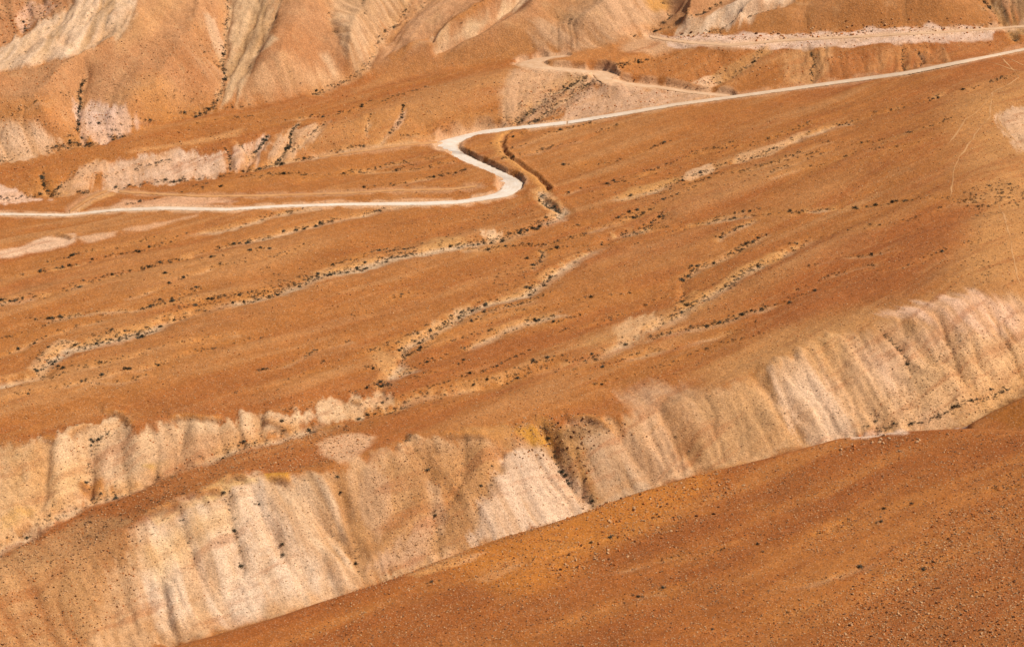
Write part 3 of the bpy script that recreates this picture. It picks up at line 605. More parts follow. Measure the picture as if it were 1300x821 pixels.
for nm, A, B, pal in ROADS:
    n = []
    for (p, q, p2, q2) in zip(A[:-1], B[:-1], A[1:], B[1:]):
        L = math.dist(p, p2)+math.dist(q, q2); k = max(2, int(L/8))
        for t in range(k):
            s = t/k; n.append((p[0]+(p2[0]-p[0])*s, p[1]+(p2[1]-p[1])*s, q[0]+(q2[0]-q[0])*s, q[1]+(q2[1]-q[1])*s))
    n = np.array(n+[(A[-1][0], A[-1][1], B[-1][0], B[-1][1])])
    cu, cv = (n[:,0]+n[:,2])/2, (n[:,1]+n[:,3])/2
    cxy = hit(TB, cu, cv); cz = gsamp(ZG, cxy[:,0], cxy[:,1])
    def sm(a, k=9):
        kk = np.hanning(k+2)[1:-1]; kk /= kk.sum(); p = np.pad(a, k//2, mode='edge'); return np.convolve(p, kk, 'valid')
    cz = sm(cz, 13)
    if nm == 'dirt_road': cz -= 1.1*ss(556, 580, cu)*ss(700, 665, cu)*ss(156, 172, cv)*ss(250, 238, cv)
    if nm == 'hairpin_road': cz -= .3
    # edges at the height of the road, so its outline is the one seen
    def at_h(u, v, z0):
        th, T = ray(u, v); rr = (H-z0)/T; return np.stack([rr*np.sin(th), rr*np.cos(th)], 1)
    Ea = at_h(n[:,0], n[:,1], cz); Eb = at_h(n[:,2], n[:,3], cz)
    for E in (Ea, Eb):
        E[:,0] = sm(E[:,0], 3); E[:,1] = sm(E[:,1], 3)
    cc = (Ea+Eb)/2
    roadinfo.append((nm, Ea, Eb, cz, pal))
    # carve
    Dm = np.full(X.shape, 30., np.float32); Zr = ZG.copy(); md = 12.0
    for k in range(len(cc)-1):
        a, b = cc[k], cc[k+1]; hw = .5*max(np.hypot(*(Ea[k]-Eb[k])), np.hypot(*(Ea[k+1]-Eb[k+1]))); M = md+hw
        # half width measured across the travel direction
        vx, vy = b-a; l = math.hypot(vx, vy)+1e-6; nx, ny = -vy/l, vx/l
        hw = .5*abs((Ea[k]-Eb[k])[0]*nx+(Ea[k]-Eb[k])[1]*ny)+.05
        i0, i1 = np.searchsorted(GX, [min(a[0],b[0])-M, max(a[0],b[0])+M]); j0, j1 = np.searchsorted(GY, [min(a[1],b[1])-M, max(a[1],b[1])+M])
        if i1 <= i0 or j1 <= j0: continue
        x = X[j0:j1,i0:i1]; y = Y[j0:j1,i0:i1]
        t = np.clip(((x-a[0])*vx+(y-a[1])*vy)/(l*l), 0, 1)
        d = np.hypot(x-a[0]-t*vx, y-a[1]-t*vy)-hw; zz = cz[k]+(cz[k+1]-cz[k])*t
        m = d < Dm[j0:j1,i0:i1]; Dm[j0:j1,i0:i1][m] = d[m]; Zr[j0:j1,i0:i1][m] = zz[m]
    dd = np.maximum(0, Dm-.5+.25*vn(X/2, Y/2, 81)); act = Dm < 11
    cutk = {'dirt_road': 2.6, 'side_track': .6, 'upper_road': 2.4}.get(nm, 2.8)
    zn = np.clip(ZG, Zr-.10-.65*dd, Zr-.10+cutk*dd)
    ZG = np.where(act, zn, ZG)
    sh = np.clip(1-np.maximum(Dm, 0)/2.6, 0, 1)*ss(-.4, .4, vn(X/3, Y/3, 83)+np.clip(1-Dm/1.5, 0, 1))
    mixc(pig(228,180,136), sh*(.75 if pal > .7 else .35))
# drainage ditch beside the bend: one bank thrown up
DT = [(668,163),(650,166),(640,172),(637,184),(641,193),(648,199),(662,209),(680,221),(692,233),(697,240)]
Pw = w(TB, DT, 0, 1.5); Dd, Sd, Qd = dist_lines([Pw], 6)
dp = ss(0, .25, Qd)
ZG -= (1.25*np.clip(1.25-Dd/.75, 0, 1)*dp*(.7+.5*NZ1)); mixc(pig(216,150,80), np.clip(1-np.abs(Dd-1.2*(Sd<0))/3.0, 0, 1)*(Sd<0)*.8); mixc(pig(150,96,54), np.clip(1-Dd/.7, 0, 1)*.6)
Sgn = Sd
ZG += (.5+.25*NZ1)*np.clip(1-np.abs(Dd-1.6)/1.0, 0, 1)*dp*(Sgn > 0)
# slope of the bank inside the main bend
TC = polar(ZG)

# ------------------------------------------------------------------ meshes
def newmesh(name, V, F, mats, parent=None, smooth=True, col=None, mi=None):
    me = bpy.data.meshes.new(name); V = np.asarray(V, np.float32); F = np.asarray(F, np.int32)
    me.vertices.add(len(V)); me.vertices.foreach_set('co', V.ravel())
    k = F.shape[1]; me.loops.add(F.size); me.loops.foreach_set('vertex_index', F.ravel())
    me.polygons.add(len(F)); me.polygons.foreach_set('loop_start', np.arange(0, F.size, k, dtype=np.int32))
    try: me.polygons.foreach_set('loop_total', np.full(len(F), k, np.int32))
    except Exception: pass
    me.polygons.foreach_set('use_smooth', np.full(len(F), smooth, bool))
    for m in (mats if isinstance(mats, list) else [mats]): me.materials.append(m)
    if mi is not None: me.polygons.foreach_set('material_index', mi.astype(np.int32))
    if col is not None:
        at = me.color_attributes.new('ground_colour', 'FLOAT_COLOR', 'POINT')
        at.data.foreach_set('color', np.concatenate([col, np.ones((len(col), 1))], 1).astype(np.float32).ravel())
    me.update(); me.validate()
    return me
def link(name, me, **kw):
    o = bpy.data.objects.new(name, me); C.objects.link(o)
    for k, v in kw.items(): o[k] = v
    return o
class N:
    def __init__(s, name):
        s.m = bpy.data.materials.new(name); s.m.use_nodes = True; s.t = s.m.node_tree; s.t.nodes.clear()
        s.out = s.n('ShaderNodeOutputMaterial'); s.b = s.n('ShaderNodeBsdfPrincipled'); s.l(s.b.outputs[0], s.out.inputs[0])
        s.b.inputs['Roughness'].default_value = .95; s.b.inputs['Specular IOR Level'].default_value = .12
    def n(s, t, **k):
        a = s.t.nodes.new(t)
        for x, y in k.items(): setattr(a, x, y)
        return a
    def l(s, a, b): s.t.links.new(a, b)
    def co(s):
        return s.n('ShaderNodeTexCoord').outputs['Object']
    def noise(s, co, sc, det=4, ro=.6):
        a = s.n('ShaderNodeTexNoise'); a.inputs['Scale'].default_value = sc; a.inputs['Detail'].default_value = det; a.inputs['Roughness'].default_value = ro
        s.l(co, a.inputs['Vector']); return a.outputs[0]
    def vor(s, co, sc):
        a = s.n('ShaderNodeTexVoronoi'); a.inputs['Scale'].default_value = sc; s.l(co, a.inputs['Vector']); return a
    def ramp(s, f, a, b, lo=0, hi=1):
        r_ = s.n('ShaderNodeMapRange'); r_.inputs[1].default_value = a; r_.inputs[2].default_value = b; r_.inputs[3].default_value = lo; r_.inputs[4].default_value = hi
        s.l(f, r_.inputs[0]); return r_.outputs[0]
    def math(s, op, a, b):
        m = s.n('ShaderNodeMath', operation=op)
        for k, v in enumerate((a, b)):
            if isinstance(v, (int, float)): m.inputs[k].default_value = v
            else: s.l(v, m.inputs[k])
        return m.outputs[0]
    def mix(s, f, a, b, mode='MIX'):
        m = s.n('ShaderNodeMix', data_type='RGBA', blend_type=mode)
        for k, v in ((0, f), (6, a), (7, b)):
            if isinstance(v, (int, float)): m.inputs[k].default_value = v
            elif isinstance(v, tuple): m.inputs[k].default_value = v
            else: s.l(v, m.inputs[k])
        return m.outputs[2]
    def bump(s, h, st, di):
        b = s.n('ShaderNodeBump'); b.inputs['Strength'].default_value = st; b.inputs['Distance'].default_value = di
        s.l(h, b.inputs['Height']); s.l(b.outputs[0], s.b.inputs['Normal'])
def P4(r_, g_, b_): return tuple(float(q) for q in pig(r_, g_, b_))+(1.,)

g = N('desert_ground'); co = g.co()
at = g.n('ShaderNodeAttribute', attribute_name='ground_colour')
nA = g.noise(co, .55, 6, .7); nB = g.noise(co, 2.4, 5, .75)
k = g.math('MULTIPLY', g.math('MULTIPLY', g.ramp(nA, .25, .75, .78, 1.22), g.ramp(nB, .27, .73, .58, 1.44)), g.ramp(g.noise(co, .09, 4, .6), .3, .7, .90, 1.10))
gr = g.n('ShaderNodeCombineColor'); [g.l(k, gr.inputs[q]) for q in range(3)]
c = g.mix(1.0, at.outputs['Color'], gr.outputs[0], 'MULTIPLY')
v1 = g.vor(co, 1.7); sel = g.n('ShaderNodeSeparateColor'); g.l(v1.outputs['Color'], sel.inputs[0])
st = g.math('MULTIPLY', g.ramp(v1.outputs['Distance'], .30, .18), g.ramp(sel.outputs[0], .78, .82))
c = g.mix(g.math('MULTIPLY', st, .45), c, P4(232,186,140))
dk = g.math('MULTIPLY', g.ramp(v1.outputs['Distance'], .34, .22), g.ramp(sel.outputs[1], .80, .84))
c = g.mix(g.math('MULTIPLY', dk, .5), c, P4(120,66,34))
v2 = g.vor(co, 4.2); s2 = g.n('ShaderNodeSeparateColor'); g.l(v2.outputs['Color'], s2.inputs[0])
p2 = g.math('MULTIPLY', g.ramp(v2.outputs['Distance'], .45, .25), g.ramp(s2.outputs[0], .74, .80))
d2 = g.math('MULTIPLY', g.ramp(v2.outputs['Distance'], .50, .30), g.ramp(s2.outputs[1], .72, .78))
c = g.mix(g.math('MULTIPLY', p2, .5), c, P4(236,186,140)); c = g.mix(g.math('MULTIPLY', d2, .5), c, P4(110,66,38))
g.l(c, g.b.inputs['Base Color'])
hh = g.math('ADD', g.noise(co, 1.1, 6, .65), g.math('MULTIPLY', st, .25)); g.bump(hh, .75, .38)
ground_m = g.m

nx, ny = len(GX), len(GY)
V = np.stack([X.ravel(), Y.ravel(), ZG.ravel()], 1)
idx = np.arange(nx*ny).reshape(ny, nx)
F = np.stack([idx[:-1,:-1].ravel(), idx[:-1,1:].ravel(), idx[1:,1:].ravel(), idx[1:,:-1].ravel()], 1)
link('terrain', newmesh('terrain', V, F, ground_m, col=COL.reshape(-1, 3)), kind='structure')

def road_mat(name, c1, c2, rut=True):
    g = N(name); co = g.co(); n = g.noise(co, .35, 6, .65); n2 = g.noise(co, 3, 4, .7)
    c = g.mix(g.ramp(n, .35, .7), c1, c2); c = g.mix(g.ramp(n2, .45, .8, 0, .35), c, P4(190,140,100)); c = g.mix(1.0 if rut else 0.0, c, g.n('ShaderNodeAttribute', attribute_name='ground_colour').outputs['Color'], 'MULTIPLY'); g.l(c, g.b.inputs['Base Color']); g.bump(n2, .4, .15); return g.m
m_road = road_mat('pale_gravel', P4(246,230,208), P4(234,208,178))
m_up = road_mat('dusty_gravel', P4(230,188,146), P4(212,164,120))
m_path = road_mat('trodden_dust', P4(210,154,100), P4(196,138,82), False)
m_tr = road_mat('dusty_track', P4(216,158,102), P4(200,136,78))
RC = []
def strip(Ea, Eb, z, lift=0.0, nc=16, rag=.25):
    V = []; n = len(Ea); RC.clear(); c0 = 2.5
    for k in range(n):
        for q in range(nc+1):
            t = q/nc; e = 0
            if q in (0, nc): e = rag*(float(vn(np.array(k*.9), np.array(q*3.3), 91)))
            dv = (Eb[k]-Ea[k]); L = np.hypot(*dv)+1e-6; p = Ea[k]+dv*t+dv/L*e*(1 if q else -1)
            crown = .10*(1-(2*t-1)**2)-(.06 if q in (0, nc) else 0)
            V.append((p[0], p[1], z[k]+lift+crown))
            ru = .11*sum(math.exp(-((t-c_)/.055)**2) for c_ in (.24,.42,.60,.78))*(.6+.6*float(vn(np.array(k*.07), np.array(c0+t), 93)))
            ed = .22*max(0, 1-min(t, 1-t)/.14); RC.append([1-ru-ed, 1-ru*1.25-ed*1.5, 1-ru*1.5-ed*2.0])
    F = [(k*(nc+1)+q, k*(nc+1)+q+1, (k+1)*(nc+1)+q+1, (k+1)*(nc+1)+q) for k in range(n-1) for q in range(nc)]
    return V, F
def dens_rows(Ea, Eb, z, s=3):
    t = np.arange(0, len(z)-1+1e-6, 1/s); i = np.arange(len(z))
    f = lambda a: np.interp(t, i, a)
    return np.stack([f(Ea[:,0]), f(Ea[:,1])], 1), np.stack([f(Eb[:,0]), f(Eb[:,1])], 1), f(z)
for nm, Ea, Eb, cz, pal in roadinfo:
    a, b, c = dens_rows(Ea, Eb, cz); V, F = strip(a, b, c, rag=.45); rc = np.array(RC)
    if nm == 'dirt_road':
        tq = np.maximum(ss(8, 62, np.array(V)[:,0]), .55*ss(-40, -110, np.array(V)[:,0]))[:,None]; rc = rc*(1-tq*np.array([.10,.22,.34]))
    link(nm, newmesh(nm, V, F, m_road if nm == 'dirt_road' else (m_up if pal > .7 else m_tr), col=rc), kind='structure')
# worn foot tracks on the right shoulder
PATHS = [[(1266,70),(1280,82),(1293,98),(1280,108),(1263,117),(1256,126),(1249,134),(1238,144),(1225,152),(1220,162),(1215,169),(1207,178),(1203,185)],
 [(1262,120),(1258,140),(1256,149),(1240,170),(1225,190),(1216,205),(1212,217),(1208,237),(1206,250)],
 [(1275,140),(1266,148),(1270,160),(1282,172),(1296,185)],
 [(1270,260),(1276,280),(1280,297),(1284,320),(1290,345),(1296,365)],
 [(1240,76),(1262,80),(1282,88),(1310,96)],[(1266,70),(1285,76),(1310,88)]]
for P in PATHS:
    p = w(TC, P, 0, .7, .8); t = np.gradient(p, axis=0); t /= np.hypot(t[:,0], t[:,1])[:,None]+1e-9
    nrm = np.stack([-t[:,1], t[:,0]], 1); wd = (.19+.16*vn(np.arange(len(p))/5., np.arange(len(p))*0., 5))*np.clip(np.minimum(np.arange(len(p)), len(p)-1-np.arange(len(p)))/12+.2, 0, 1)
    V = []; 
    for q in (-1, 0, 1):
        e = p+nrm*(wd*q)[:,None]; V.append(np.stack([e[:,0], e[:,1], gsamp(ZG, e[:,0], e[:,1])+.05], 1))
    n = len(p); V = np.concatenate(V); F = [(q*n+k, q*n+k+1, (q+1)*n+k+1, (q+1)*n+k) for q in range(2) for k in range(n-1)]
    link('footpath', newmesh('footpath', V, F, m_path), kind='structure')

# ------------------------------------------------------------------ shrubs
def leaf_mat(name, a, b):
    g = N(name); co = g.n('ShaderNodeNewGeometry').outputs['Position']; n = g.noise(co, 5, 3, .6)
    g.l(g.mix(g.ramp(n, .35, .65), a, b), g.b.inputs['Base Color']); return g.m
m_leaf = leaf_mat('dark_scrub_leaf', (.030,.026,.014,1), (.075,.062,.035,1))
m_leaf2 = leaf_mat('grey_scrub_leaf', (.07,.06,.035,1), (.15,.125,.08,1))
def shrub_geo(r_, nleaf):
    """twiggy dome: ragged core of blades radiating from the root"""
    n = nleaf; th = r_.random(n)*2*np.pi; u = r_.random(n)**.6; el = r_.random(n)*1.35+.08
    lob = 1+.3*np.sin(th*3+r_.random()*6)+.2*np.sin(th*5+r_.random()*6)
    rad = .5*lob*(.35+.65*u)
    c = np.stack([rad*np.cos(th)*np.cos(el), rad*np.sin(th)*np.cos(el), .02+.85*rad*np.sin(el)], 1)
    a = r_.normal(size=(n, 3)); a /= np.linalg.norm(a, axis=1)[:,None]; b = r_.normal(size=(n, 3)); b -= a*(a*b).sum(1)[:,None]; b /= np.linalg.norm(b, axis=1)[:,None]
    s = (.07+.07*r_.random(n))[:,None]
    V = np.stack([c-a*s, c+b*s*.8, c+a*s], 1).reshape(-1, 3); F = np.arange(3*n).reshape(n, 3)
    return V, F
VAR = [shrub_geo(np.random.default_rng(100+i), 150) for i in range(8)]
VARs = [shrub_geo(np.random.default_rng(200+i), 46) for i in range(8)]
VARs = [(v*np.array([1,1,1])+0, f) for v, f in VARs]
SH = []   # x, y, size, place
def vis_z(x, y): return gsamp(ZG, x, y)
for (nm, P, dep, wn, wf, bare, den), Pw in zip(GUL, GW):
    seg = np.hypot(*np.diff(Pw, axis=0).T); L = seg.sum(); cum = np.r_[0, np.cumsum(seg)]
    n = int(L*den*4.6)
    for k in range(n):
        s = rng.random()*L
        if vn(np.array(s/9), np.array(len(nm)*1.7), 3) < -.2 and rng.random() < .8: continue
        x = np.interp(s, cum, Pw[:,0]); y = np.interp(s, cum, Pw[:,1])
        x += rng.normal()*.5*wn*.36-.25; y += rng.normal()*.5*wn*.36+.75
        SH.append((x, y, float(np.clip(rng.lognormal(-.46, .42), .25, 1.7)), nm))
def scatter(poly, n, lo, hi, place, clus=.0):
    P = hit(TC, *np.array(poly, float).T); x0, y0 = P.min(0); x1, y1 = P.max(0); c = 0; Q = np.vstack([P, P[:1]]); tr = 0
    while c < n and tr < n*40:
        tr += 1
        x = x0+rng.random()*(x1-x0); y = y0+rng.random()*(y1-y0); ins = False
        for a, b in zip(Q[:-1], Q[1:]):
            if (a[1] > y) != (b[1] > y) and x < (b[0]-a[0])*(y-a[1])/(b[1]-a[1])+a[0]: ins = not ins
        if not ins: continue
        if clus and vn(np.array(x/6), np.array(y/6), 9) < clus*rng.random()*1.2: continue
        SH.append((x, y, lo+(hi-lo)*rng.random()**2, place)); c += 1
scatter([(1215,262),(1225,240),(1260,232),(1310,238),(1310,262),(1262,262),(1240,275)], 170, .5, 1.3, 'in the crest thicket at the right edge')
scatter([(1235,265),(1270,262),(1285,330),(1300,372),(1200,378),(1230,320)], 110, .35, .8, 'scattered below the crest thicket at the right edge')
scatter([(1150,470),(1180,440),(1310,420),(1310,490),(1240,528),(1180,535),(1110,546)], 150, .28, .8, 'on the stony foot of the right cliff')
scatter([(1050,500),(1040,440),(1130,415),(1300,400),(1300,440),(1150,470)], 80, .25, .6, 'on the upper face of the right cliff')
scatter([(38,462),(60,436),(95,430),(140,415),(150,425),(90,440),(60,462)], 60, .5, 1.1, 'on the bank above the wash bend')
scatter([(200,396),(240,372),(270,375),(290,386),(240,398)], 40, .4, .9, 'on the orange bank beside the dry wash')
scatter([(340,372),(330,340),(345,330),(360,350),(400,350),(370,368)], 40, .4, 1.0, 'where the dry wash forks')
scatter([(600,385),(640,340),(690,330),(700,350),(650,385)], 60, .4, .9, 'around the gully fork at mid slope')
scatter([(470,470),(480,430),(520,430),(520,470),(490,490)], 40, .4, .9, 'around the gully mouth left of the middle')
scatter([(530,330),(560,290),(640,260),(710,262),(700,290),(620,300)], 70, .35, .9, 'on the slope under the road bend')
scatter([(430,540),(480,480),(510,500),(520,520),(460,545)], 60, .35, .9, 'where two gullies meet above the cliffs')
scatter([(730,250),(790,225),(860,205),(1010,165),(1030,180),(940,212),(860,240),(780,262)], 110, .35, .9, 'beside the long gully under the straight road')
scatter([(850,400),(860,380),(960,335),(1000,315),(990,335),(900,395)], 90, .35, .9, 'beside the gully on the right fan')
scatter([(650,160),(640,140),(700,105),(760,95),(770,108),(730,130),(700,155)], 110, .35, 1.0, 'beside the scrubby ravine below the hairpin')
scatter([(560,150),(600,140),(640,130),(645,158),(600,165)], 30, .35, .8, 'beside the upper bend of the road')
scatter([(240,10),(290,-5),(300,70),(280,140),(250,110),(265,70)], 60, .3, .7, 'on the flanks of the hill gully')
scatter([(0,180),(60,150),(95,165),(110,183),(0,200)], 60, .3, .8, 'at the foot of the left hill')
scatter([(0,0),(100,0),(0,60)], 60, .4, 1.1, 'among the rocks at the top left')
scatter([(1240,0),(1290,0),(1300,60),(1270,50)], 40, .4, 1.0, 'beside the dark gully at the top right')
scatter([(860,50),(1260,32),(1260,44),(1000,58),(870,62)], 60, .4, 1.2, 'on the cut bank of the far road')
scatter([(880,100),(940,80),(975,60),(985,70),(940,95),(900,112)], 40, .3, .8, 'on the banks below the far road')
scatter([(560,262),(680,262),(640,300),(520,330),(440,345),(430,300)], 50, .3, .7, 'dotted on the slope under the road bend')
scatter([(700,560),(690,530),(780,530),(800,545),(760,560),(770,640),(740,600)], 80, .3, .95, 'on the dark rim of the middle cliff')
scatter([(400,545),(470,530),(500,555),(440,600),(300,625),(200,640),(260,600)], 70, .3, .8, 'on the brown spur above the lower cliff')
scatter([(100,640),(230,600),(240,640),(180,690),(160,730),(0,731),(0,700)], 160, .3, .9, 'on the stony spur at the lower left')
scatter([(450,600),(640,560),(600,690),(480,725)], 150, .25, .7, 'on the brown part of the lower cliff')
scatter([(180,650),(430,605),(450,725),(200,730)], 110, .25, .7, 'on the pale lower cliff')
scatter([(620,600),(830,560),(870,600),(700,660),(610,680)], 90, .2, .6, 'on the pale fan of the middle cliff')
scatter([(830,500),(1000,470),(1050,555),(880,600)], 110, .2, .6, 'on the brown slope right of mid cliff')
scatter([(0,560),(150,528),(430,505),(400,540),(110,630),(0,690)], 110, .25, .8, 'on the face of the left cliff')
scatter([(0,395),(600,260),(1000,130),(1200,110),(1200,380),(900,470),(600,540),(0,560)], 700, .22, .6, 'dotted over the open fan', .5)
scatter([(0,215),(440,120),(640,85),(640,150),(440,190),(0,245)], 160, .22, .6, 'dotted over the terrace')
scatter([(0,100),(400,0),(640,0),(640,75),(300,140),(0,200)], 160, .25, .55, 'dotted over the far hills')
scatter([(560,731),(880,610),(1300,560),(1300,821),(560,821)], 130, .22, .62, 'on the near stony slope')
scatter([(400,225),(560,190),(630,235),(600,250),(430,258)], 60, .3, .8, 'between the two legs of the road')
shx = np.array([s[0] for s in SH]); shy = np.array([s[1] for s in SH]); shz = gsamp(ZG, shx, shy)
shs = np.array([s[2] for s in SH])
# keep shrubs off the carriageways
DRm = np.full(len(SH), 99.)
for nm, Ea, Eb, cz, pal in roadinfo:
    cc = (Ea+Eb)/2
    for k in range(len(cc)):
        tv = cc[min(k+1, len(cc)-1)]-cc[max(k-1, 0)]; tv = tv/(np.hypot(*tv)+1e-9)
        hw = .5*abs((Ea[k]-Eb[k])[0]*-tv[1]+(Ea[k]-Eb[k])[1]*tv[0])
        DRm = np.minimum(DRm, np.hypot(shx-cc[k,0], shy-cc[k,1])-hw)
ok = DRm > .9
su, sv = project(shx, shy, shz); dist = np.hypot(np.hypot(shx, shy), H-shz)
def visible(x, y, z, h=.6):
    th = np.arctan2(x, y); rr = np.hypot(x, y); T = (H-z-h)/rr; v = np.ones(len(x), bool)
    for k in range(len(x)):
        q = RG[(RG > 380) & (RG < rr[k]-2)]
        v[k] = not np.any(samp(TC, np.full(len(q), th[k]), q) > H-q*T[k])
    return v
inframe = (su > 0) & (su < 1300) & (sv > 0) & (sv < 821)
app = shs*FPX/dist*ok*inframe
cand = np.argsort(-app)[:600]; vv = visible(shx[cand], shy[cand], shz[cand])
indiv = set(int(i) for i in cand[vv][:300])
order = ['first','second','third','fourth','fifth','sixth','seventh','eighth','ninth','tenth','eleventh','twelfth','thirteenth','fourteenth','fifteenth','sixteenth','seventeenth','eighteenth','nineteenth','twentieth']
places = {}
for i, s in enumerate(SH):
    if ok[i] and inframe[i]: places.setdefault(s[3], []).append(i)
rank = {}
for p, l in places.items():
    l.sort(key=lambda i: su[i])
    for q, i in enumerate(l): rank[i] = (q, len(l))
def tint(s): return 'large' if s > 1.45 else ('medium' if s > 1.0 else 'small')
zone_u = ['far left', 'left', 'left of centre', 'centre', 'right of centre', 'right', 'far right']
def tint(s): return 'large' if s > 1.3 else ('middling' if s > .9 else 'small')
def label_for(i):
    q, n = rank[i]; p = SH[i][3]; b = n-1-q; t = tint(SH[i][2])+' dark shrub'
    if q == 0: return f"{t}, leftmost {p}"
    if b == 0: return f"{t}, rightmost {p}"
    if q < 20 and q <= b: return f"{t}, {order[q]} from left {p}"
    if b < 20: return f"{t}, {order[b]} from right {p}"
    ph = ['left end', 'left of middle', 'near middle', 'right of middle', 'right end'][min(4, int((q+.5)/n*5))]
    return f"{t} {ph}, {p}"
mS = [newmesh('desert_shrub', v, f, m_leaf if k % 2 else m_leaf2, smooth=False) for k, (v, f) in enumerate(VAR)]
for i in sorted(indiv):
    o = link('desert_shrub', mS[i % 8], label=label_for(i), category='shrub', group='low shrubs '+SH[i][3])
    sc = shs[i]*.85; o.location = (shx[i], shy[i], shz[i]-.06*sc); o.rotation_euler = (0, 0, rng.random()*6.28)
    o.scale = (sc*1.15, sc*.95, sc*(.8+.3*rng.random()))
def merge(geos, x, y, z, sx, sz, rot, pick):
    Vs = []; Fs = []; n0 = 0
    for k in range(len(x)):
        v, f = geos[pick[k]]; c, s = math.cos(rot[k]), math.sin(rot[k])
        Vs.append(np.stack([(v[:,0]*c-v[:,1]*s)*sx[k]+x[k], (v[:,0]*s+v[:,1]*c)*sx[k]+y[k], v[:,2]*sz[k]+z[k]], 1)); Fs.append(f+n0); n0 += len(v)
    return np.concatenate(Vs), np.concatenate(Fs)
rest = np.array([i for i in range(len(SH)) if ok[i] and i not in indiv])
V, F = merge(VARs, shx[rest], shy[rest], shz[rest]-.05*shs[rest], shs[rest]*1.1, shs[rest]*.9, rng.random(len(rest))*6.28, rest % 8)
o = link('desert_scrub', newmesh('desert_scrub', V, F, [m_leaf, m_leaf2], smooth=False, mi=(np.arange(len(F))//46 % 3 == 0)*1), kind='stuff', label='small dark scrub dotted over the orange slopes and lining the gullies', category='scrub')

# ------------------------------------------------------------------ stones
def stone_geo(r_, fine=False):
    import bmesh
    bm = bmesh.new(); bmesh.ops.create_icosphere(bm, subdivisions=2 if fine else 1, radius=.5)
    n = r_.normal(size=(5, 3)); n /= np.linalg.norm(n, axis=1)[:,None]; d = .22+.16*r_.random(5)
    for v in bm.verts:
        p = np.array(v.co)
        for a, b in zip(n, d):
            e = p@a-b
            if e > 0: p = p-a*e*.9
        p *= 1+.08*r_.normal(); v.co = p*np.array([1.15,.9,.8])
    bm.verts.index_update()
    V = np.array([v.co[:] for v in bm.verts]); F = np.array([[v.index for v in f.verts] for f in bm.faces]); bm.free(); return V, F
SG = [stone_geo(np.random.default_rng(300+i)) for i in range(10)]; SGf = [stone_geo(np.random.default_rng(330+i), True) for i in range(8)]
def stone_mat(name, a, b):
    g = N(name); co = g.n('ShaderNodeNewGeometry').outputs['Position']; n = g.noise(co, 2.5, 4, .6)
    g.l(g.mix(g.ramp(n, .35, .65), a, b), g.b.inputs['Base Color']); g.bump(n, .4, .1); return g.m
ms_pale = stone_mat('pale_stone', P4(222,174,124), P4(196,142,92)); ms_org = stone_mat('orange_stone', P4(206,128,66), P4(180,98,44)); ms_dark = stone_mat('dark_stone', P4(124,78,46), P4(96,62,40))
ms_buff = stone_mat('buff_stone', P4(206,158,108), P4(176,126,80)); ms_grey = stone_mat('brown_grey_stone', P4(160,118,82), P4(134,96,66))
MATS = [ms_org, ms_pale, ms_dark, ms_buff, ms_grey]
ST = []
def stones(poly, n, lo, hi, pw=3.0, mixp=(.5,.35,.15), place='', clump=0.0, rag=4.0):
    P = hit(TC, *np.array(poly, float).T); x0, y0 = P.min(0); x1, y1 = P.max(0); Q = np.vstack([P, P[:1]]); tot = 0
    while tot < n:
        m = n*3; x = x0+rng.random(m)*(x1-x0); y = y0+rng.random(m)*(y1-y0); ins = np.zeros(m, bool); xw = x+rag*fbm(x/9, y/9, 14, 3)+rag*.35*rng.normal(size=m); yw = y+rag*fbm(x/9, y/9, 19, 3)+rag*.35*rng.normal(size=m)
        for a, b in zip(Q[:-1], Q[1:]):
            if a[1] != b[1]: ins ^= ((a[1] > yw) != (b[1] > yw)) & (xw < (b[0]-a[0])*(yw-a[1])/(b[1]-a[1])+a[0])
        if clump: ins &= fbm(x/7, y/7, 55, 3)+.9*rng.random(m)*1.0 > clump
        x = x[ins]; y = y[ins]
        if len(x) == 0: break
        x = x[:n-tot]; y = y[:n-tot]; tot += len(x)
        s = lo+(hi-lo)*rng.random(len(x))**pw; k = rng.choice(5, len(x), p=mixp+(0, 0) if len(mixp) == 3 else mixp)
        ST.append((x, y, s, k, place))
FG = [(440,731),(500,731),(700,663),(880,602),(1060,558),(1150,547),(1230,543),(1310,545),(1330,830),(-20,830),(200,830),(300,797)]
stones([(500,733),(700,664),(880,604),(1060,560),(1150,549),(1300,547),(1420,560),(1480,900),(300,900),(400,768)], 90000, .10, .5, 3.6, (.38,.22,.14,.12,.14), 'on the near stony slope', .15)
stones([(1120,720),(1180,660),(1310,620),(1330,840),(1000,840)], 9000, .15, .6, 3.4, (.45,.38,.17), 'at the lower right of the near slope')
stones([(700,690),(760,640),(900,600),(960,620),(860,680),(720,740)], 2600, .15, .7, 2.5, (.4,.42,.18), 'near the crest of the near slope')
stones([(1040,562),(1150,550),(1240,560),(1180,580),(1060,580)], 260, .25, .9, 2, (.2,.75,.05), 'in the pale scatter near the crest')
stones([(-20,400),(600,262),(1000,140),(1220,110),(1230,370),(900,470),(600,540),(-20,560)], 20000, .12, .6, 4, (.42,.43,.15), 'on the open orange fan', .3)
stones([(-20,740),(0,700),(60,672),(110,648),(150,645),(230,600),(300,570),(430,540),(470,555),(420,595),(330,600),(240,630),(176,664),(172,740),(100,850),(-20,860)], 7000, .15, .65, 3.6, (.22,.25,.10,.25,.18), 'on the stony spur at the lower left')
stones([(172,700),(240,632),(330,602),(450,583),(520,560),(650,547),(760,535),(870,505),(1000,450),(1130,412),(1300,375),(1300,500),(1222,541),(1060,557),(880,601),(700,662),(500,732),(300,797),(150,850)], 5500, .12, .5, 4.2, (.06,.24,.04,.40,.26), 'on the great pale cliff')
stones([(1120,500),(1180,440),(1310,400),(1310,495),(1225,538),(1100,547)], 2000, .15, .55, 3.6, (.08,.37,.03,.37,.15), 'on the foot of the right cliff')
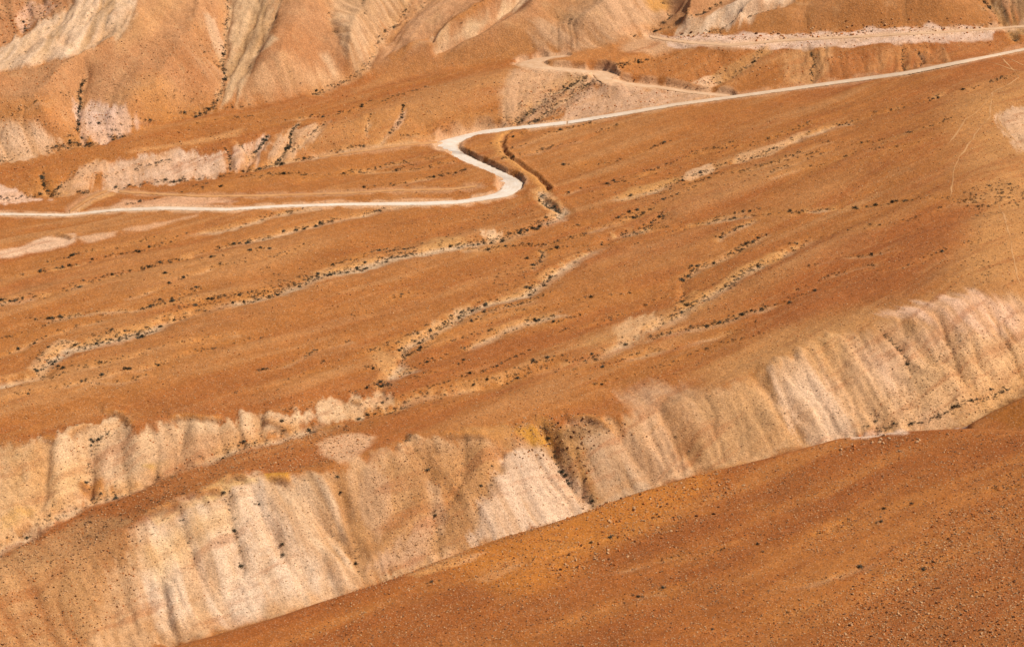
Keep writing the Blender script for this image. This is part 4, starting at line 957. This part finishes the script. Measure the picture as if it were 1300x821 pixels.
stones([(650,560),(640,545),(700,525),(770,530),(830,545),(790,550),(750,560),(770,640),(740,610)], 900, .2, .8, 3, (.1,.25,.2,.25,.2), 'on the dark rim of the middle cliff')
stones([(470,600),(520,560),(640,555),(600,690),(480,725)], 2800, .15, .5, 3.6, (.1,.2,.1,.35,.25), 'on the brown part of the lower cliff')
stones([(-20,100),(250,40),(290,0),(250,140),(110,185),(-20,205)], 2600, .2, .7, 3, (.2,.45,.05,.3,0), 'on the left hill')
stones([(-10,-10),(100,-10),(0,60)], 350, .25, 1.0, 3, (.35,.25,.02,.28,.1), 'among the rocks at the top left', 0, 3)
stones([(-20,215),(440,120),(640,90),(640,155),(440,190),(-20,245)], 1800, .2, .7, 3, (.45,.35,.2), 'on the terrace')
stones([(655,145),(700,118),(755,96),(765,104),(722,128),(690,155),(665,160)], 500, .25, .8, 2.5, (.05,.35,.1,.25,.25), 'in the scrubby ravine below the hairpin')
stones([(640,90),(900,60),(1280,45),(1280,62),(900,120),(700,155)], 1800, .2, .8, 3, (.45,.4,.15), 'below the far road')
stones([(840,46),(1000,44),(1262,30),(1262,38),(1000,52),(870,52)], 600, .3, 1.1, 2, (.3,.5,.2), 'on the cut bank of the far road')
stones([(-20,560),(150,526),(440,502),(500,505),(250,580),(110,630),(-20,700)], 1400, .15, .5, 4, (.08,.35,.05,.32,.2), 'on the face of the left cliff')
stones([(1205,120),(1300,90),(1320,375),(1200,375),(1235,255)], 1800, .15, .6, 3, (.4,.5,.1), 'on the right shoulder')
sx_ = np.concatenate([s[0] for s in ST]); sy_ = np.concatenate([s[1] for s in ST]); ssz = np.concatenate([s[2] for s in ST]); sk_ = np.concatenate([s[3] for s in ST])
spl = np.concatenate([np.full(len(s[0]), i) for i, s in enumerate(ST)])
okr = np.ones(len(sx_), bool)
for nm, Ea, Eb, cz, pal in roadinfo:
    cc = (Ea+Eb)/2
    for k in range(len(cc)):
        tv = cc[min(k+1, len(cc)-1)]-cc[max(k-1, 0)]; tv = tv/(np.hypot(*tv)+1e-9)
        hw = .5*abs((Ea[k]-Eb[k])[0]*-tv[1]+(Ea[k]-Eb[k])[1]*tv[0])
        okr &= np.hypot(sx_-cc[k,0], sy_-cc[k,1])-hw > .3
sx_, sy_, ssz, sk_, spl = sx_[okr], sy_[okr], ssz[okr], sk_[okr], spl[okr]
szz = gsamp(ZG, sx_, sy_); pu, pv = project(sx_, sy_, szz); dd_ = np.hypot(np.hypot(sx_, sy_), H-szz)
ap = ssz/dd_*((pu > 0) & (pu < 1300) & (pv > 0) & (pv < 821)); cand = np.argsort(-ap)[:700]
vv = visible(sx_[cand], sy_[cand], szz[cand], .3); big = cand[vv][:300]
mB = {}
byp = {}
for i in big: byp.setdefault((int(spl[i]), int(sk_[i])), []).append(int(i))
cn = ['orange', 'pale cream', 'dark brown', 'buff', 'grey-brown']
for (p, kk), l in byp.items():
    l.sort(key=lambda i: pu[i]); n = len(l)
    for q, i in enumerate(l):
        key = (i % 8, kk)
        if key not in mB: mB[key] = newmesh('boulder', *SGf[i % 8], MATS[kk], smooth=False)
        if n == 1: t = f"the one big {cn[kk]} boulder {ST[p][4]}"
        elif q < 20 and q <= n-1-q: t = f"{cn[kk]} boulder, {'leftmost' if q == 0 else order[q]+' from left'} {ST[p][4]}"
        elif n-1-q < 20: t = f"{cn[kk]} boulder, {'rightmost' if q == n-1 else order[n-1-q]+' from right'} {ST[p][4]}"
        else: t = f"big {cn[kk]} boulder near the middle, {ST[p][4]}"
        o = link('boulder', mB[key], label=t, category='boulder', group='boulders '+ST[p][4]); s = ssz[i]
        o.location = (sx_[i], sy_[i], szz[i]+.12*s); o.rotation_euler = (0, 0, rng.random()*6.28); o.scale = (s*1.1, s, s)
msk = np.ones(len(sx_), bool); msk[big] = False; rs = np.where(msk)[0]
V, F = merge(SG, sx_[rs], sy_[rs], szz[rs]+.02*ssz[rs], ssz[rs], ssz[rs], rng.random(len(rs))*6.28, rs % 10)
link('stones', newmesh('stones', V, F, MATS, smooth=False, mi=np.repeat(sk_[rs], len(SG[0][1]))), kind='stuff', label='loose pale, orange and dark stones scattered over the desert slopes', category='stones')

# ------------------------------------------------------------------ light and camera
S = bpy.context.scene
wd = bpy.data.worlds.new('World'); S.world = wd; wd.use_nodes = True; nt = wd.node_tree
SE, SAZ = math.radians(49), math.radians(90)      # sun height; bearing clockwise from the view direction (to the right and beyond)
sky = nt.nodes.new('ShaderNodeTexSky'); sky.sky_type = 'NISHITA'; sky.sun_disc = False; sky.sun_elevation = SE; sky.sun_rotation = SAZ
bg = nt.nodes['Background']; bg.inputs[1].default_value = .09; nt.links.new(sky.outputs[0], bg.inputs[0])
sd = bpy.data.lights.new('sun', 'SUN'); sd.energy = 4.9; sd.angle = math.radians(.5); sd.color = (1, .95, .88)
so = bpy.data.objects.new('sun', sd); C.objects.link(so)
from mathutils import Vector
dv = Vector((math.sin(SAZ)*math.cos(SE), math.cos(SAZ)*math.cos(SE), math.sin(SE)))
so.rotation_euler = dv.to_track_quat('Z', 'Y').to_euler(); so.location = (0, 600, 700)
cd = bpy.data.cameras.new('camera'); co_ = bpy.data.objects.new('camera', cd); C.objects.link(co_)
co_.location = (0, 0, H); co_.rotation_euler = (math.pi/2-PITCH, 0, 0); cd.angle = HF; cd.sensor_fit = 'HORIZONTAL'; cd.clip_start = 1; cd.clip_end = 9000
S.camera = co_
S.view_settings.view_transform = 'Standard'; S.view_settings.look = 'None'; S.view_settings.gamma = 1; S.view_settings.exposure = .10
print('shrubs', len(SH), 'indiv', len(indiv), 'stones', len(sx_))
